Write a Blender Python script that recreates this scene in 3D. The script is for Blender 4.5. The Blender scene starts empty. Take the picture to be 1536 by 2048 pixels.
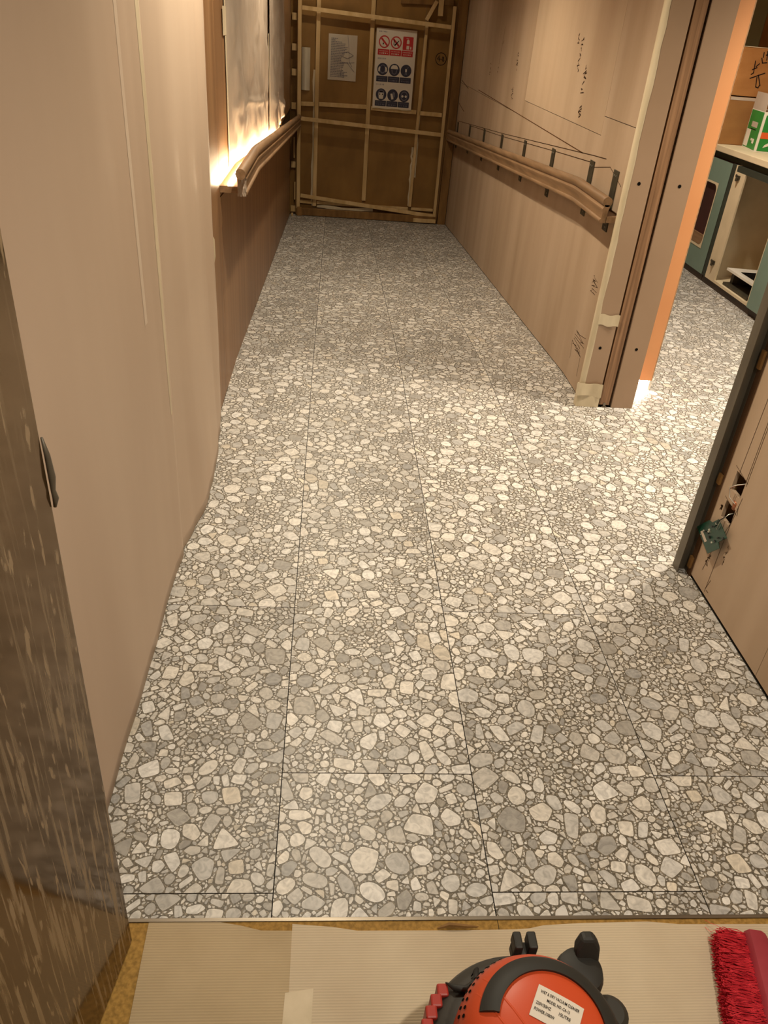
import bpy, bmesh, math, random
import numpy as np
from mathutils import Vector, Matrix, noise as mnoise

random.seed(7)
S = bpy.context.scene
COL = S.collection

# ------------------------------------------------------------------ camera, world, light, exposure
CAM_H = 1.5306
cam_d = bpy.data.cameras.new('camera'); cam = bpy.data.objects.new('camera', cam_d); COL.objects.link(cam)
cam_d.sensor_fit = 'HORIZONTAL'; cam_d.sensor_width = 36.0; cam_d.lens = 1549.864 / 1536 * 36.0
cam_d.clip_start = 0.02
R_ = ((0.9961528158580182, 0.08027139138722211, -0.0351578040113516),
      (-0.04876200726047699, 0.841076685570204, 0.5387135376414532),
      (0.07281369449540653, -0.5349266423679042, 0.84175510285292))
cam.matrix_world = Matrix(((R_[0][0], R_[0][2], -R_[0][1], 0), (R_[1][0], R_[1][2], -R_[1][1], 0),
                           (R_[2][0], R_[2][2], -R_[2][1], CAM_H), (0, 0, 0, 1)))
S.camera = cam
S.view_settings.view_transform = 'Standard'; S.view_settings.look = 'None'
S.view_settings.gamma = 1.0; S.view_settings.use_curve_mapping = False
S.view_settings.exposure = 0.0

w = bpy.data.worlds.new('world'); S.world = w; w.use_nodes = True
w.node_tree.nodes['Background'].inputs[0].default_value = (1.0, 0.82, 0.62, 1)
w.node_tree.nodes['Background'].inputs[1].default_value = 0.04

WARM = (1.0, 0.82, 0.58)
def lamp(name, loc, power, radius=0.03, color=WARM, angle=146, blend=0.65):
    d = bpy.data.lights.new(name, 'SPOT'); d.shadow_soft_size = radius; d.energy = power; d.color = color
    d.spot_size = math.radians(angle); d.spot_blend = blend
    o = bpy.data.objects.new(name, d); COL.objects.link(o); o.location = loc
    return o
# recessed ceiling downlights of the corridor and of the room on the right
lamp('downlight_corridor', (0.06, 2.80, 2.42), 142, color=(1.0, 0.87, 0.66))
lamp('downlight_corridor', (0.06, 5.30, 2.42), 136, color=(1.0, 0.85, 0.63))
lamp('downlight_corridor', (0.06, 8.20, 2.42), 22, color=(1.0, 0.84, 0.62))
lamp('downlight_entrance', (0.64, 0.12, 2.42), 96, color=(1.0, 0.90, 0.74))
lamp('downlight_room', (2.35, 3.05, 2.42), 400, 0.14, (1.0, 0.86, 0.68), 128, 1.0)
lamp('downlight_room', (2.05, 5.30, 2.42), 145, 0.08, (1.0, 0.88, 0.70))

# ------------------------------------------------------------------ helpers
def c(r, g, b, a=1.0):
    f = lambda v: (v / 255 / 12.92) if v / 255 <= 0.04045 else ((v / 255 + 0.055) / 1.055) ** 2.4
    return (f(r), f(g), f(b), a)

def wpos(o):
    p = Vector((0, 0, 0))
    while o:
        p += o.location; o = o.parent
    return p

def mk(name, verts, faces, mat, parent=None, smooth=False, local=False):
    """one mesh object; verts are world coordinates unless local"""
    me = bpy.data.meshes.new(name)
    off = Vector((0, 0, 0)) if (local or not parent) else wpos(parent)
    me.from_pydata([tuple(Vector(v) - off) for v in verts], [], faces)
    me.update()
    if mat: me.materials.append(mat)
    if smooth:
        for p in me.polygons: p.use_smooth = True
    o = bpy.data.objects.new(name, me); COL.objects.link(o)
    if parent: o.parent = parent
    return o

def thing(name, loc, label, cat, group=None):
    o = bpy.data.objects.new(name, None); COL.objects.link(o); o.location = loc
    o.empty_display_size = 0.05
    return tag(o, label, cat, group)

def tag(o, label, cat, group=None):
    o['label'] = label; o['category'] = cat
    if group: o['group'] = group
    return o

def struct(o, label=None):
    o['kind'] = 'structure'
    if label: o['label'] = label
    return o

class MB:
    """collects geometry for one mesh"""
    def __init__(s): s.v = []; s.f = []
    def add(s, vs, fs):
        n = len(s.v); s.v += [tuple(v) for v in vs]; s.f += [tuple(i + n for i in f) for f in fs]; return s
    def box(s, x0, x1, y0, y1, z0, z1):
        return s.add([(x0, y0, z0), (x1, y0, z0), (x1, y1, z0), (x0, y1, z0), (x0, y0, z1), (x1, y0, z1), (x1, y1, z1), (x0, y1, z1)],
                     [(0, 3, 2, 1), (4, 5, 6, 7), (0, 1, 5, 4), (1, 2, 6, 5), (2, 3, 7, 6), (3, 0, 4, 7)])
    def hexa(s, p):
        return s.add(p, [(0, 3, 2, 1), (4, 5, 6, 7), (0, 1, 5, 4), (1, 2, 6, 5), (2, 3, 7, 6), (3, 0, 4, 7)])
    def bar(s, a, b, wid, dep, up=(0, 0, 1)):
        a = Vector(a); b = Vector(b); d = (b - a).normalized(); u = Vector(up)
        sd = d.cross(u).normalized(); u2 = sd.cross(d).normalized()
        q = []
        for p in (a, b):
            for i, j in ((-1, -1), (1, -1), (1, 1), (-1, 1)): q.append(p + sd * wid / 2 * i + u2 * dep / 2 * j)
        return s.hexa(q)
    def tube(s, pts, r, n=10, cap=True):
        pts = [Vector(p) for p in pts]; rings = []
        rr = r if isinstance(r, (list, tuple)) else [r] * len(pts)
        ref = Vector((0, 0, 1))
        for i, p in enumerate(pts):
            d = (pts[min(i + 1, len(pts) - 1)] - pts[max(i - 1, 0)]).normalized()
            if abs(d.dot(ref)) > 0.95: ref = Vector((1, 0, 0))
            a = d.cross(ref).normalized(); b = d.cross(a).normalized()
            rings.append([p + (a * math.cos(t) + b * math.sin(t)) * rr[i] for t in [2 * math.pi * k / n for k in range(n)]])
        vs = [v for r_ in rings for v in r_]; fs = []
        for i in range(len(pts) - 1):
            for k in range(n):
                fs.append((i * n + k, i * n + (k + 1) % n, (i + 1) * n + (k + 1) % n, (i + 1) * n + k))
        if cap: fs += [tuple(range(n))[::-1], tuple(range((len(pts) - 1) * n, len(pts) * n))]
        return s.add(vs, fs)
    def lathe(s, prof, n=48, center=(0, 0), a0=0, a1=2 * math.pi, close=True):
        full = abs(a1 - a0 - 2 * math.pi) < 1e-6; m = n if full else n + 1; vs = []
        for k in range(m):
            t = a0 + (a1 - a0) * k / n
            for r, z in prof: vs.append((center[0] + r * math.cos(t), center[1] + r * math.sin(t), z))
        L = len(prof); fs = []
        for k in range(n):
            k2 = (k + 1) % m
            for j in range(L - 1): fs.append((k * L + j, k2 * L + j, k2 * L + j + 1, k * L + j + 1))
        return s.add(vs, fs)
    def sweep(s, prof, path):
        """prof: list of (u,z) closed; path: list of functions (u,z)->xyz"""
        L = len(prof); vs = []
        for fn in path: vs += [fn(u, z) for u, z in prof]
        fs = []
        for i in range(len(path) - 1):
            for j in range(L): fs.append((i * L + j, i * L + (j + 1) % L, (i + 1) * L + (j + 1) % L, (i + 1) * L + j))
        fs += [tuple(range(L))[::-1], tuple(range((len(path) - 1) * L, len(path) * L))]
        return s.add(vs, fs)
    def prism(s, poly, fn0, fn1):
        L = len(poly)
        vs = [fn0(a, b) for a, b in poly] + [fn1(a, b) for a, b in poly]
        fs = [tuple(range(L))[::-1], tuple(range(L, 2 * L))]
        for j in range(L): fs.append((j, (j + 1) % L, L + (j + 1) % L, L + j))
        return s.add(vs, fs)
    def build(s, name, mat, parent=None, smooth=False, bevel=0, local=False, auto=None):
        o = mk(name, s.v, s.f, mat, parent, smooth, local)
        bm = bmesh.new(); bm.from_mesh(o.data); bmesh.ops.recalc_face_normals(bm, faces=bm.faces); bm.to_mesh(o.data); bm.free()
        if bevel:
            m = o.modifiers.new('bevel', 'BEVEL'); m.width = bevel; m.segments = 2; m.limit_method = 'ANGLE'
        if auto:
            for p in o.data.polygons: p.use_smooth = True
            bm = bmesh.new(); bm.from_mesh(o.data)
            for e in bm.edges:
                if len(e.link_faces) == 2 and e.calc_face_angle(0) > auto: e.smooth = False
            bm.to_mesh(o.data); bm.free()
        return o

# ------------------------------------------------------------------ materials (all procedural)
def pm(name, c1, c2=None, scale=(5, 5, 5), rough=0.5, bump=0.0, metal=0.0, detail=4, spec=0.5, lo=0.35, hi=0.65, bscale=None, emit=None, estr=0):
    m = bpy.data.materials.new(name); m.use_nodes = True; nt = m.node_tree; b = nt.nodes['Principled BSDF']
    b.inputs['Roughness'].default_value = rough; b.inputs['Metallic'].default_value = metal
    b.inputs['Specular IOR Level'].default_value = spec
    c2 = c2 or tuple(v * 0.9 for v in c1[:3]) + (1,)
    tc = nt.nodes.new('ShaderNodeTexCoord'); mp = nt.nodes.new('ShaderNodeMapping'); no = nt.nodes.new('ShaderNodeTexNoise'); cr = nt.nodes.new('ShaderNodeValToRGB')
    mp.inputs['Scale'].default_value = scale; no.inputs['Scale'].default_value = 1; no.inputs['Detail'].default_value = detail
    nt.links.new(tc.outputs['Object'], mp.inputs[0]); nt.links.new(mp.outputs[0], no.inputs['Vector'])
    cr.color_ramp.elements[0].position = lo; cr.color_ramp.elements[0].color = c1
    cr.color_ramp.elements[1].position = hi; cr.color_ramp.elements[1].color = c2
    nt.links.new(no.outputs['Fac'], cr.inputs[0]); nt.links.new(cr.outputs[0], b.inputs['Base Color'])
    if bump:
        bn = nt.nodes.new('ShaderNodeBump'); bn.inputs['Strength'].default_value = bump; bn.inputs['Distance'].default_value = 0.004
        src = no
        if bscale:
            mp2 = nt.nodes.new('ShaderNodeMapping'); mp2.inputs['Scale'].default_value = bscale
            src = nt.nodes.new('ShaderNodeTexNoise'); src.inputs['Scale'].default_value = 1; src.inputs['Detail'].default_value = detail
            nt.links.new(tc.outputs['Object'], mp2.inputs[0]); nt.links.new(mp2.outputs[0], src.inputs['Vector'])
        nt.links.new(src.outputs['Fac'], bn.inputs['Height']); nt.links.new(bn.outputs[0], b.inputs['Normal'])
    if emit:
        b.inputs['Emission Color'].default_value = emit; b.inputs['Emission Strength'].default_value = estr
    return m

M = {}
M['subfloor'] = pm('dark_joint_bed', c(52, 46, 40), c(40, 36, 30), (9, 9, 9), 0.9)
M['ply'] = pm('plywood_face', c(190, 166, 142), c(170, 145, 119), (9, 4.5, 0.55), 0.62, 0.05, detail=6, spec=0.3, lo=0.3, hi=0.7)
M['ply_light'] = pm('pale_plywood_face', c(194, 170, 144), c(178, 152, 125), (9, 4, 0.5), 0.62, 0.05, detail=6, spec=0.3, lo=0.3, hi=0.7)
M['laminate'] = pm('brown_veneer', c(126, 91, 60), c(148, 111, 76), (10, 14, 0.5), 0.42, 0.03, detail=5, spec=0.4)
M['hoarding'] = pm('brown_hardboard', c(146, 109, 57), c(124, 91, 45), (4, 4, 2.2), 0.55, 0.02, spec=0.3)
M['batten'] = pm('pale_softwood', c(214, 184, 136), c(190, 158, 108), (14, 14, 3), 0.6, 0.05, spec=0.3)
M['batten_dark'] = pm('stained_softwood', c(140, 104, 58), c(114, 82, 44), (14, 14, 3), 0.6, 0.05, spec=0.3)
M['oak'] = pm('oiled_oak', c(150, 118, 87), c(124, 96, 68), (40, 3, 40), 0.5, 0.04, detail=6, spec=0.35)
M['oak_end'] = pm('oak_end_grain', c(190, 146, 106), c(170, 126, 90), (60, 60, 60), 0.6)
M['sheet'] = pm('beige_cover_sheet', c(200, 178, 157), c(190, 167, 146), (2, 2.5, 0.5), 0.55, 0.06, spec=0.3, bscale=(3, 11, 0.5))
M['paper'] = pm('crinkled_paper', c(176, 160, 144), c(160, 144, 128), (5, 6, 5), 0.5, 0.9, spec=0.4, detail=7, bscale=(9, 11, 6))
M['sheet_pale'] = pm('pale_cover_tape', c(210, 192, 172), c(204, 184, 164), (4, 4, 2), 0.55)
M['tape'] = pm('cream_masking_tape', c(212, 196, 168), c(198, 182, 152), (20, 20, 6), 0.55, 0.15)
M['frame'] = pm('taupe_metal_frame', c(166, 139, 115), c(160, 133, 109), (3, 3, 3), 0.45, spec=0.4)
M['doorwood'] = pm('red_oak_edge', c(160, 122, 90), c(118, 86, 60), (90, 30, 2.2), 0.5, 0.05, detail=5)
M['black'] = pm('black_gap', c(12, 9, 7), c(8, 6, 5), (3, 3, 3), 0.8, spec=0.1)
M['orange_panel'] = pm('orange_laminate', c(226, 160, 108), c(222, 154, 102), (3, 3, 3), 0.5)
M['white'] = pm('white_gloss', c(232, 228, 216), c(224, 218, 206), (6, 6, 6), 0.4)
M['cream'] = pm('cream_board', c(224, 208, 176), c(214, 198, 166), (6, 6, 6), 0.5)
M['teal'] = pm('grey_green_laminate', c(120, 144, 132), c(114, 136, 124), (4, 4, 4), 0.5)
M['dark_teal'] = pm('dark_green_grey', c(56, 62, 52), c(48, 52, 44), (4, 4, 4), 0.6)
M['maroon'] = pm('dark_red_cavity', c(64, 24, 20), c(50, 20, 16), (4, 4, 4), 0.7)
M['kick'] = pm('dark_brown_plinth', c(62, 46, 32), c(52, 38, 26), (5, 5, 5), 0.55)
M['cardboard'] = pm('brown_corrugated_carton', c(172, 122, 72), c(158, 108, 60), (5, 5, 12), 0.75, 0.05, spec=0.2)
M['cardboard2'] = pm('dull_brown_carton', c(156, 112, 66), c(144, 102, 60), (5, 5, 12), 0.75, 0.05, spec=0.2)
M['green'] = pm('green_print', c(40, 140, 58), c(34, 128, 50), (5, 5, 5), 0.45)
M['orange_print'] = pm('orange_print', c(226, 96, 40), None, (5, 5, 5), 0.45)
M['grey_flap'] = pm('grey_carton_inside', c(188, 172, 156), c(178, 164, 148), (5, 5, 5), 0.7)
M['steel'] = pm('dark_steel_plate', c(78, 72, 56), c(62, 56, 44), (20, 20, 20), 0.5, metal=0.3)
M['alu'] = pm('brushed_metal', c(150, 140, 126), c(128, 118, 104), (3, 60, 60), 0.35, metal=0.8)
M['stud'] = pm('grey_steel_stud', c(112, 104, 90), c(92, 84, 72), (8, 8, 3), 0.5, metal=0.35)
M['cavity'] = pm('raw_brown_timber', c(92, 62, 30), c(70, 46, 22), (10, 10, 2), 0.8)
M['pcb'] = pm('green_circuit_board', c(9, 60, 42), c(7, 48, 34), (60, 60, 60), 0.35)
M['chip'] = pm('black_component', c(22, 24, 22), None, (5, 5, 5), 0.4)
M['solder'] = pm('silver_solder', c(200, 196, 180), None, (5, 5, 5), 0.3, metal=0.8)
M['copper'] = pm('copper_wire', c(168, 104, 70), None, (5, 5, 5), 0.4, metal=0.4)
M['pencil'] = pm('dark_pencil', c(70, 46, 30), c(56, 38, 24), (30, 30, 30), 0.8, spec=0.1)
M['seam'] = pm('saw_cut_line', c(96, 62, 36), c(80, 52, 30), (30, 30, 30), 0.9, spec=0.1)
M['board_yellow'] = pm('yellow_cork_board', c(170, 132, 66), c(136, 104, 48), (120, 120, 120), 0.7, 0.15, detail=3, spec=0.25)
M['vac_orange'] = pm('orange_plastic', c(206, 78, 38), c(198, 72, 34), (5, 5, 5), 0.42)
M['vac_black'] = pm('charcoal_plastic', c(54, 52, 46), c(46, 44, 40), (6, 6, 6), 0.5)
M['vac_grip'] = pm('black_rubber_grip', c(40, 40, 36), c(34, 33, 30), (8, 8, 8), 0.6)
M['vac_red'] = pm('red_clip_plastic', c(176, 52, 40), c(160, 46, 36), (6, 6, 6), 0.45)
M['label'] = pm('white_sticker', c(226, 216, 202), None, (5, 5, 5), 0.5)
M['ink'] = pm('black_ink', c(28, 24, 24), None, (5, 5, 5), 0.7, spec=0.1)
M['broom_red'] = pm('red_bristle_fibre', c(234, 62, 76), c(198, 30, 48), (60, 60, 60), 0.5)
M['broom_block'] = pm('burgundy_plastic', c(172, 62, 74), c(152, 50, 62), (12, 12, 12), 0.45)
M['poster'] = pm('poster_paper', c(218, 206, 190), None, (3, 3, 3), 0.35)
M['notice'] = pm('notice_paper', c(196, 184, 166), c(186, 174, 156), (6, 6, 6), 0.5)
M['red_print'] = pm('red_print', c(186, 34, 38), None, (3, 3, 3), 0.4)
M['navy'] = pm('navy_print', c(38, 38, 62), None, (3, 3, 3), 0.4)
M['grey_print'] = pm('grey_print', c(104, 102, 118), None, (3, 3, 3), 0.4)
M['ceiling'] = pm('darkened_ceiling', c(120, 112, 100), c(112, 104, 92), (3, 3, 3), 0.8)  # unseen ceiling, toned dark so less light bounces off it
M['plaster'] = pm('grey_green_plaster', c(172, 172, 140), c(160, 160, 130), (3, 3, 3), 0.8)
M['led'] = pm('warm_led_strip', c(255, 240, 210), None, (3, 3, 3), 0.5, emit=(1.0, 0.80, 0.52, 1), estr=150)
M['led2'] = pm('warm_plinth_led', c(255, 240, 210), None, (3, 3, 3), 0.5, emit=(1.0, 0.86, 0.70, 1), estr=110)
M['film'] = pm('clear_film', c(200, 190, 170), None, (9, 9, 9), 0.3, 0.4)

def tile_material():
    m = bpy.data.materials.new('terrazzo_tile'); m.use_nodes = True; nt = m.node_tree; b = nt.nodes['Principled BSDF']
    at = nt.nodes.new('ShaderNodeAttribute'); at.attribute_name = 'chip'
    tc = nt.nodes.new('ShaderNodeTexCoord')
    n1 = nt.nodes.new('ShaderNodeTexNoise'); n1.inputs['Scale'].default_value = 46; n1.inputs['Detail'].default_value = 6; n1.inputs['Distortion'].default_value = 1.6
    r1 = nt.nodes.new('ShaderNodeMapRange'); r1.inputs[1].default_value = 0.32; r1.inputs[2].default_value = 0.62; r1.inputs[3].default_value = 0.70; r1.inputs[4].default_value = 1.06
    nt.links.new(tc.outputs['Object'], n1.inputs['Vector']); nt.links.new(n1.outputs['Fac'], r1.inputs[0])
    mul = nt.nodes.new('ShaderNodeVectorMath'); mul.operation = 'SCALE'
    nt.links.new(at.outputs['Color'], mul.inputs[0]); nt.links.new(r1.outputs[0], mul.inputs['Scale'])
    # finest gravel in the binder, masked by the attribute's alpha (1 = chip, 0 = binder)
    vo = nt.nodes.new('ShaderNodeTexVoronoi'); vo.inputs['Scale'].default_value = 330
    nt.links.new(tc.outputs['Object'], vo.inputs['Vector'])
    r2 = nt.nodes.new('ShaderNodeMapRange'); r2.inputs[1].default_value = 0.55; r2.inputs[2].default_value = 0.95; r2.inputs[3].default_value = 0.85; r2.inputs[4].default_value = 1.9
    sep = nt.nodes.new('ShaderNodeSeparateColor'); nt.links.new(vo.outputs['Color'], sep.inputs[0]); nt.links.new(sep.outputs[0], r2.inputs[0])
    mul2 = nt.nodes.new('ShaderNodeVectorMath'); mul2.operation = 'SCALE'
    nt.links.new(mul.outputs[0], mul2.inputs[0]); nt.links.new(r2.outputs[0], mul2.inputs['Scale'])
    mx = nt.nodes.new('ShaderNodeMix'); mx.data_type = 'RGBA'
    nt.links.new(at.outputs['Alpha'], mx.inputs[0]); nt.links.new(mul2.outputs[0], mx.inputs[6]); nt.links.new(mul.outputs[0], mx.inputs[7])
    # slight tone change from tile to tile
    oi = nt.nodes.new('ShaderNodeObjectInfo'); r3 = nt.nodes.new('ShaderNodeMapRange'); r3.inputs[3].default_value = 0.90; r3.inputs[4].default_value = 1.06
    nt.links.new(oi.outputs['Random'], r3.inputs[0])
    mul3 = nt.nodes.new('ShaderNodeVectorMath'); mul3.operation = 'SCALE'
    nt.links.new(mx.outputs[2], mul3.inputs[0]); nt.links.new(r3.outputs[0], mul3.inputs['Scale'])
    nt.links.new(mul3.outputs[0], b.inputs['Base Color'])
    b.inputs['Roughness'].default_value = 0.42; b.inputs['Specular IOR Level'].default_value = 0.35
    return m
M['tile'] = tile_material()

def ribbed_cardboard(name, c1, c2):
    m = pm(name, c1, c2, (4, 4, 4), 0.75, spec=0.2); nt = m.node_tree; b = nt.nodes['Principled BSDF']
    tc = nt.nodes.new('ShaderNodeTexCoord'); wv = nt.nodes.new('ShaderNodeTexWave'); wv.wave_type = 'BANDS'; wv.bands_direction = 'Y'
    wv.inputs['Scale'].default_value = 62; wv.inputs['Distortion'].default_value = 0.5; wv.inputs['Detail Scale'].default_value = 3
    nt.links.new(tc.outputs['Object'], wv.inputs['Vector'])
    src = b.inputs['Base Color'].links[0].from_socket
    mr = nt.nodes.new('ShaderNodeMapRange'); mr.inputs[3].default_value = 0.92; mr.inputs[4].default_value = 1.02
    nt.links.new(wv.outputs['Fac'], mr.inputs[0])
    sc = nt.nodes.new('ShaderNodeVectorMath'); sc.operation = 'SCALE'
    nt.links.new(src, sc.inputs[0]); nt.links.new(mr.outputs[0], sc.inputs['Scale']); nt.links.new(sc.outputs[0], b.inputs['Base Color'])
    bn = nt.nodes.new('ShaderNodeBump'); bn.inputs['Strength'].default_value = 0.25; bn.inputs['Distance'].default_value = 0.002
    nt.links.new(wv.outputs['Fac'], bn.inputs['Height']); nt.links.new(bn.outputs[0], b.inputs['Normal'])
    return m
M['rib_light'] = ribbed_cardboard('pale_corrugated_sheet', c(208, 192, 166), c(194, 176, 150))
M['rib_dark'] = ribbed_cardboard('tan_corrugated_sheet', c(188, 168, 136), c(172, 152, 120))

def smeared_glass():
    m = bpy.data.materials.new('smeared_brown_glass'); m.use_nodes = True; nt = m.node_tree; b = nt.nodes['Principled BSDF']
    tc = nt.nodes.new('ShaderNodeTexCoord')
    def noise(scale, rot, detail, dist=0.0):
        mp = nt.nodes.new('ShaderNodeMapping'); mp.inputs['Scale'].default_value = scale; mp.inputs['Rotation'].default_value = rot
        n = nt.nodes.new('ShaderNodeTexNoise'); n.inputs['Scale'].default_value = 1; n.inputs['Detail'].default_value = detail; n.inputs['Distortion'].default_value = dist
        nt.links.new(tc.outputs['Object'], mp.inputs[0]); nt.links.new(mp.outputs[0], n.inputs['Vector']); return n
    a = noise((1, 105, 5.5), (0.07, 0, 0), 3, 0.5)      # long runs
    d = noise((1, 75, 14), (0.05, 0, 0), 2, 0.3)      # drops
    def ramp(n, lo, hi):
        r = nt.nodes.new('ShaderNodeMapRange'); r.inputs[1].default_value = lo; r.inputs[2].default_value = hi; nt.links.new(n.outputs['Fac'], r.inputs[0]); return r
    ra = ramp(a, 0.53, 0.62); rd = ramp(d, 0.62, 0.68)
    # more runs low down on the pane
    sx = nt.nodes.new('ShaderNodeSeparateXYZ'); nt.links.new(tc.outputs['Object'], sx.inputs[0])
    hz = nt.nodes.new('ShaderNodeMapRange'); hz.inputs[1].default_value = 1.15; hz.inputs[2].default_value = 0.35; hz.inputs[3].default_value = 0.15; hz.inputs[4].default_value = 1
    nt.links.new(sx.outputs['Z'], hz.inputs[0])
    m1 = nt.nodes.new('ShaderNodeMath'); m1.operation = 'MULTIPLY'; nt.links.new(ra.outputs[0], m1.inputs[0]); nt.links.new(hz.outputs[0], m1.inputs[1])
    mxm = nt.nodes.new('ShaderNodeMath'); mxm.operation = 'MAXIMUM'; nt.links.new(m1.outputs[0], mxm.inputs[0]); nt.links.new(rd.outputs[0], mxm.inputs[1])
    fac = nt.nodes.new('ShaderNodeMath'); fac.operation = 'MULTIPLY'; fac.inputs[1].default_value = 0.55; nt.links.new(mxm.outputs[0], fac.inputs[0])
    mix = nt.nodes.new('ShaderNodeMix'); mix.data_type = 'RGBA'; mix.inputs[6].default_value = c(104, 82, 54); mix.inputs[7].default_value = c(188, 166, 134)
    nt.links.new(fac.outputs[0], mix.inputs[0]); nt.links.new(mix.outputs[2], b.inputs['Base Color'])
    rr = nt.nodes.new('ShaderNodeMapRange'); rr.inputs[3].default_value = 0.10; rr.inputs[4].default_value = 0.7; nt.links.new(fac.outputs[0], rr.inputs[0]); nt.links.new(rr.outputs[0], b.inputs['Roughness'])
    me = nt.nodes.new('ShaderNodeMapRange'); me.inputs[3].default_value = 0.72; me.inputs[4].default_value = 0.0; nt.links.new(fac.outputs[0], me.inputs[0]); nt.links.new(me.outputs[0], b.inputs['Metallic'])
    return m
M['glass'] = smeared_glass()

# ------------------------------------------------------------------ plan of the place (metres, camera above the origin)
LW, RW = -0.465, 1.267           # corridor wall faces
YK = 3.86                        # where the level floor turns into the ramp
TH = math.radians(3.963)         # ramp angle
YE = 9.10                        # hoarding face at the ramp's foot
Y0 = 0.879                       # front edge of the tiles
TW, TL = 0.4575, 0.9149          # tile size
CEIL = 2.46
ct, st = math.cos(TH), math.sin(TH)
def rz(y): return 0.0 if y <= YK else -(y - YK) * math.tan(TH)

# ------------------------------------------------------------------ floor: joint bed + single tiles
bed = MB()
T = 0.004
bed.add([(-0.6, Y0, -T), (1.3, Y0, -T), (1.3, YK, -T), (-0.6, YK, -T), (-0.6, YE + .3, rz(YE + .3) - T), (1.3, YE + .3, rz(YE + .3) - T)], [(0, 1, 2, 3), (3, 2, 5, 4)])
bed.add([(1.3, 0.9, -T), (3.6, 0.9, -T), (3.6, 7.6, -T), (1.3, 7.6, -T)], [(0, 1, 2, 3)])
bed.add([(-0.6, -1.2, -T), (1.3, -1.2, -T), (1.3, Y0, -T), (-0.6, Y0, -T)], [(0, 1, 2, 3)])
floor = struct(bed.build('floor', M['subfloor']), 'grey terrazzo-look tile floor with a ramp falling away')

def rnd_poly(rng, r, kind):
    if kind == 0:   # blocky quad
        n = 4; asp = rng.uniform(0.42, 0.95); cut = 0.13
    elif kind == 1: # pebble
        n = rng.randint(5, 7); asp = rng.uniform(0.55, 0.95); cut = 0.25
    elif kind == 2: # wedge
        n = 3; asp = rng.uniform(0.6, 1.0); cut = 0.12
    else:           # irregular
        n = 5; asp = rng.uniform(0.5, 0.95); cut = 0.15
    ph = rng.uniform(0, 6.28); pts = []
    for i in range(n):
        t = 2 * math.pi * (i + rng.uniform(-0.24, 0.24)) / n + (math.pi / 4 if kind == 0 else 0)
        rr = r * rng.uniform(0.88, 1.12) * (1.12 if n < 5 else 1.0)
        pts.append((rr * math.cos(t), asp * rr * math.sin(t)))
    for q in range(2 if r > 0.005 else 1):      # corner cutting
        k = cut if q == 0 else 0.25
        new = []
        for i in range(len(pts)):
            a = pts[i]; b = pts[(i + 1) % len(pts)]
            new.append((a[0] + (b[0] - a[0]) * k, a[1] + (b[1] - a[1]) * k)); new.append((a[0] + (b[0] - a[0]) * (1 - k), a[1] + (b[1] - a[1]) * (1 - k)))
        pts = new
        if len(pts) > 11: break
    co, si = math.cos(ph), math.sin(ph)
    return [(x * co - y * si, x * si + y * co) for x, y in pts]

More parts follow.
